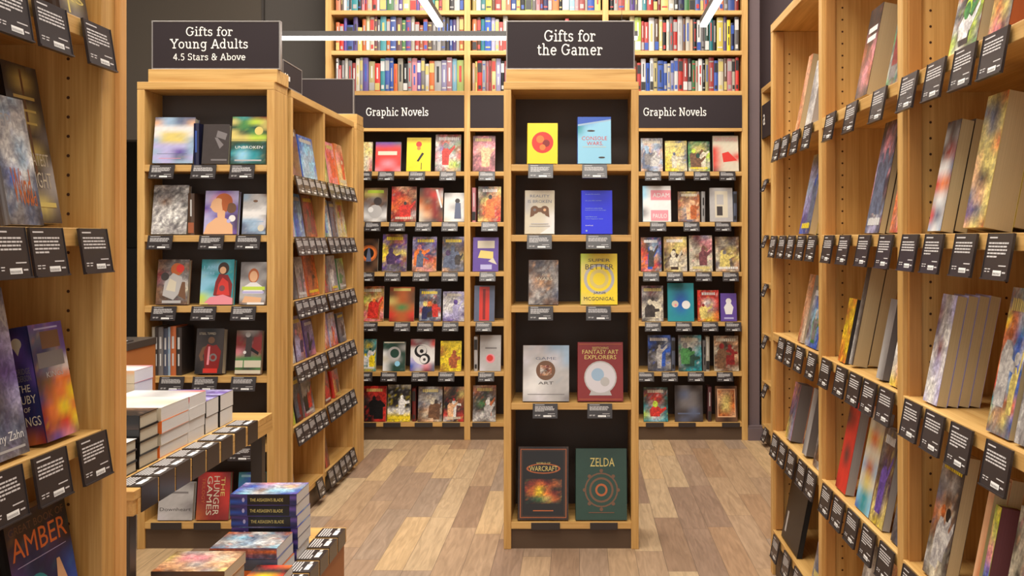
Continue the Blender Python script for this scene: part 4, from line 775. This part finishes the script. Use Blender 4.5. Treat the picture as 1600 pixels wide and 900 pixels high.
def edge_label(x, y, z, drop, lb, grp, rz=0):
    """L-shaped holder on the table's right edge: card on top, dark plate hanging in front"""
    r = empty('table_edge_label', (x, y, z), rz); tag(r, lb, 'label holder', grp)
    MB().box(.0004, .0020, -.050, .050, -drop, .003, LBL).build('front_plate', r)
    m = MB(); pts = [(.0018, .0032), (-.078, .0032)]
    m.prism([(p[0], -.050) for p in (pts[1], pts[0])] + [(pts[0][0], .050), (pts[1][0], .050)], .0005, .0036, LBL); m.build('card', r)
    m = MB()
    def bar(u0, u1, v0, v1, mt=LBT): m.face([(u0, v0, .0042), (u1, v0, .0042), (u1, v1, .0042), (u0, v1, .0042)], mt)
    for i in range(5): bar(-.07 + i*.0085, -.0655 + i*.0085, -.043, .043 - (i == 4) * .05)
    bar(-.024, -.008, -.03, .02, LBW); bar(-.022, -.012, .025, .045)
    m.build('printed_text', r)
TX, TZ = -1.16, .75
GS_ = flat('table_side_orange_oak', lin((158, 96, 46)), .5)
table(-1.98, TX, 2.50, 3.63, TZ, .066, 'oak book table with labelled edge behind the close left bookcase')
ty = [2.59, 2.70, 2.81, 2.925, 3.04, 3.16, 3.285, 3.41]
for i, y in enumerate(ty): edge_label(TX, y, TZ, .066, f'{ORD[i]} edge label holder along the upper table, counting from the near end', 'label holders on the upper table edge')
LTX, LTZ = -.825, .385
table(-1.13, LTX, 2.605, 3.40, LTZ, .05, 'low oak table holding blue paperbacks, in front of the upper table', side=GS_, legs=False)
for i, y in enumerate((2.87, 2.985, 3.10, 3.215, 3.33)): edge_label(LTX, y, LTZ, .05, f'{ORD[4-i]} edge label holder along the low table, counting from the far end', 'label holders on the low table edge')
# riser at the far left of the table
rs = empty('display_riser', (-1.84, 3.515, TZ)); tag(rs, 'orange oak riser box with label strip, left end of the upper table', 'riser')
MB().box(-.13, .245, -.13, .10, .0006, .262, GS_).build('box_body', rs, bevel=.002)
MB().box(-.13, .249, -.134, .10, .2625, .288, STEEL).build('label_strip', rs, bevel=.001)
m = MB()
for i in range(3): m.box(-.12 + i*.122, -.012 + i*.122, -.13, -.05, .2885, .292, LBL); m.box(-.11 + i*.122, -.022 + i*.122, -.12, -.07, .2921, .2925, LBT)
m.build('card', rs)
# stacks lying on the tables: spine to the camera, page ends to the right
FLAT = Matrix(((0, 0, -1, 0), (1, 0, 0, 0), (0, -1, 0, 0), (0, 0, 0, 1)))
def stack(xr, length, y0, wd, z0, items, desc, group, hard=False):
    z = z0 + .0006
    for k, it in enumerate(items):
        t, edge, page, grid, jt, sh, ss = it
        o = book(wd, length, t, grid, sh, jt, spine=ss[0], spshapes=ss[1], edge=edge, page=page, hard=hard)
        dx, dy, rz = R.uniform(-.004, .003), R.uniform(-.003, .003), R.uniform(-.012, .012)
        o.matrix_world = Matrix.Translation((xr + dx, y0 + wd/2 + dy, z + t)) @ Matrix.Rotation(rz, 4, 'Z') @ FLAT
        pos = 'topmost book' if k == len(items) - 1 else ('lowest book' if k == 0 else f'{ORD[k]} book from the bottom')
        tag(o, f'{pos} of the {desc}', 'book', group); z += t + .0008
SB = -1.252
blank = ('W', ())
def it(t, edge, page='w', grid=None, jt=.1, sh=(), sp=None): return (t, edge, page, grid or edge, jt, sh, sp or (edge + edge, ()))
stack(SB, .23, 3.345, .125, TZ, [it(.055, 'k', 'w'), it(.055, 'k', 'w', 'plp|lpl', .2)], 'black-spined stack with lilac top, far end of upper table', 'stacks on the upper table')
stack(SB + .0, .23, 3.225, .112, TZ, [it(.055, 'k', 'w'), it(.055, 'k', 'w', 'lbl|plp', .2)], 'shorter black-spined stack with blue-lilac top beside the white stack', 'stacks on the upper table')
stack(SB, .24, 3.085, .132, TZ, [it(.036, 'w', sp=('wwww', ())) for _ in range(3)] + [it(.038, 'w', 'w', 'www|GGG|wwr', .05, sp=('wwww|wwrr', ()))], 'white stack with red corner lettering on upper table', 'stacks on the upper table')
stack(SB, .24, 2.875, .2, TZ, [it(.036, 'o', 'w'), it(.036, 'W'), it(.036, 'o', 'w'), it(.04, 'W', 'w', 'WwW|wWw', .05)], 'white stack with orange edges, middle of upper table', 'stacks on the upper table')
stack(SB, .24, 2.735, .125, TZ, [it(.037, 'k', 'W'), it(.037, 'k', 'W'), it(.037, 'k', 'W'), it(.04, 'k', 'W', 'kNs|kkn', .2, sp=('kkk|Nkk', [('t', .2, .4, .7, .5, 'O', 'G')]))], 'black-jacketed hardback stack, near part of upper table', 'stacks on the upper table', hard=True)
stack(SB, .24, 2.60, .12, TZ, [it(.03, 'k', 'W'), it(.03, 'k', 'W'), it(.03, 'K', 'W', 'WwW|www', .05)], 'lowest pale stack at the near table corner', 'stacks on the upper table', hard=True)
# tall pale stack sits behind the white one, left of the black-spined stacks
stack(-1.495, .17, 3.225, .14, TZ, [it(.042, 'W', 'w', sp=('WWs|WsW', ())), it(.042, 'W', 'w', sp=('WWW|WsW', ())), it(.042, 'W', 'w', sp=('WWs|WWW', ())), it(.042, 'W', 'w', sp=('WPW|WWW', ())), it(.042, 'P', 'w', 'wWW|wwP', .05, sp=('WPW|WWs', ()))], 'pinkish white stack, back of upper table', 'stacks on the upper table')
# low table stacks
blueart = 'bbpl|cabg|wnlP|acGl|bcsl|pbap'
def bsp(): return ('BbBp|pBpB|BBpB', [('r', .04, .10, .96, .74, 'k'), ('T', .35, .2, .65, .7, "THE ASSASSIN'S BLADE", 'Y'), ('e', .5, .8, .2, 'l', .02)])
stack(-.895, .21, 3.05, .145, LTZ, [it(.0345, 'B', 'w', blueart, .2, (), bsp()) for _ in range(6)], 'blue paperback stack on the low table', 'blue paperbacks on the low table')
stack(-.90, .2, 2.865, .16, LTZ, [it(.032, 'O', 'w', sp=('Oo|rO', ())), it(.032, 'd', 'w', sp=('dK|Kd', ())), it(.032, 'p', 'w', 'dGgo|aGcO|Gadw|gwGd|cGdO', .35, sp=('prdo|dod', ()))], 'grey-blue illustrated stack in front of the blue paperbacks', 'illustrated stack on the low table')
stack(-.85, .105, 2.70, .15, LTZ, [it(.026, 'k', 'w', sp=('kK|kk', ())), it(.026, 'k', 'w', 'roKk|kyKr|Krko', .15, sp=('rk|kr', ()))], 'black and orange stack at the lower picture edge', 'front stack on the low table')
stack(-.972, .2, 2.62, .17, LTZ, [it(.04, 'K', 'W', sp=('Kn|nK', ())), it(.04, 'n', 'W', sp=('nK|Kn', ())), it(.032, 's', 'W', 'OsYn|nsPG|sGPW|GsWs|Yssn', .25, sp=('nK|Kn', ()))], 'tan picture-covered stack at the lower picture edge', 'tan stack on the low table')
# ================================================================== PENDANT LIGHTS
def pendant(x0, x1, y0, y1, z, label, cables):
    r = empty('linear_pendant_light', ((x0+x1)/2, (y0+y1)/2, z)); tag(r, label, 'ceiling light', 'linear pendant lights')
    a, b = (x1-x0)/2, (y1-y0)/2
    MB().box(-a, a, -b, b, .022, .056, HOUS).build('housing', r, bevel=.002)
    MB().box(-a + .002, a - .002, -b + .002, b - .002, 0, .0215, LAMP).build('diffuser', r, bevel=.004)
    for cx, cy in cables: MB().prism([(cx + .0012*math.cos(i*math.pi/3), cy + .0012*math.sin(i*math.pi/3)) for i in range(6)], .0565, 4.5 - z, STEEL).build('cable', r)
pendant(-2.02, WX_(996, 6.44), 6.41, 6.45, 2.738, 'white horizontal linear light crossing between the two gift signs', [(-1.1, 0), (1.1, 0)])
pendant(WX_(687, 6.1) - .022, WX_(687, 6.1) + .022, 3.2, 6.1, 2.75, 'diagonal-looking light tube above the left Graphic Novels bay', [(0, -1.2), (0, 0)])
pendant(WX_(1099, 6.1) - .022, WX_(1099, 6.1) + .022, 3.2, 6.1, 2.75, 'diagonal-looking light tube above the right Graphic Novels bay', [(0, -1.2), (0, 0)])
for e in LM:
    if not e[2]: bpy.data.objects.remove(e[0]); bpy.data.objects.remove(e[1])
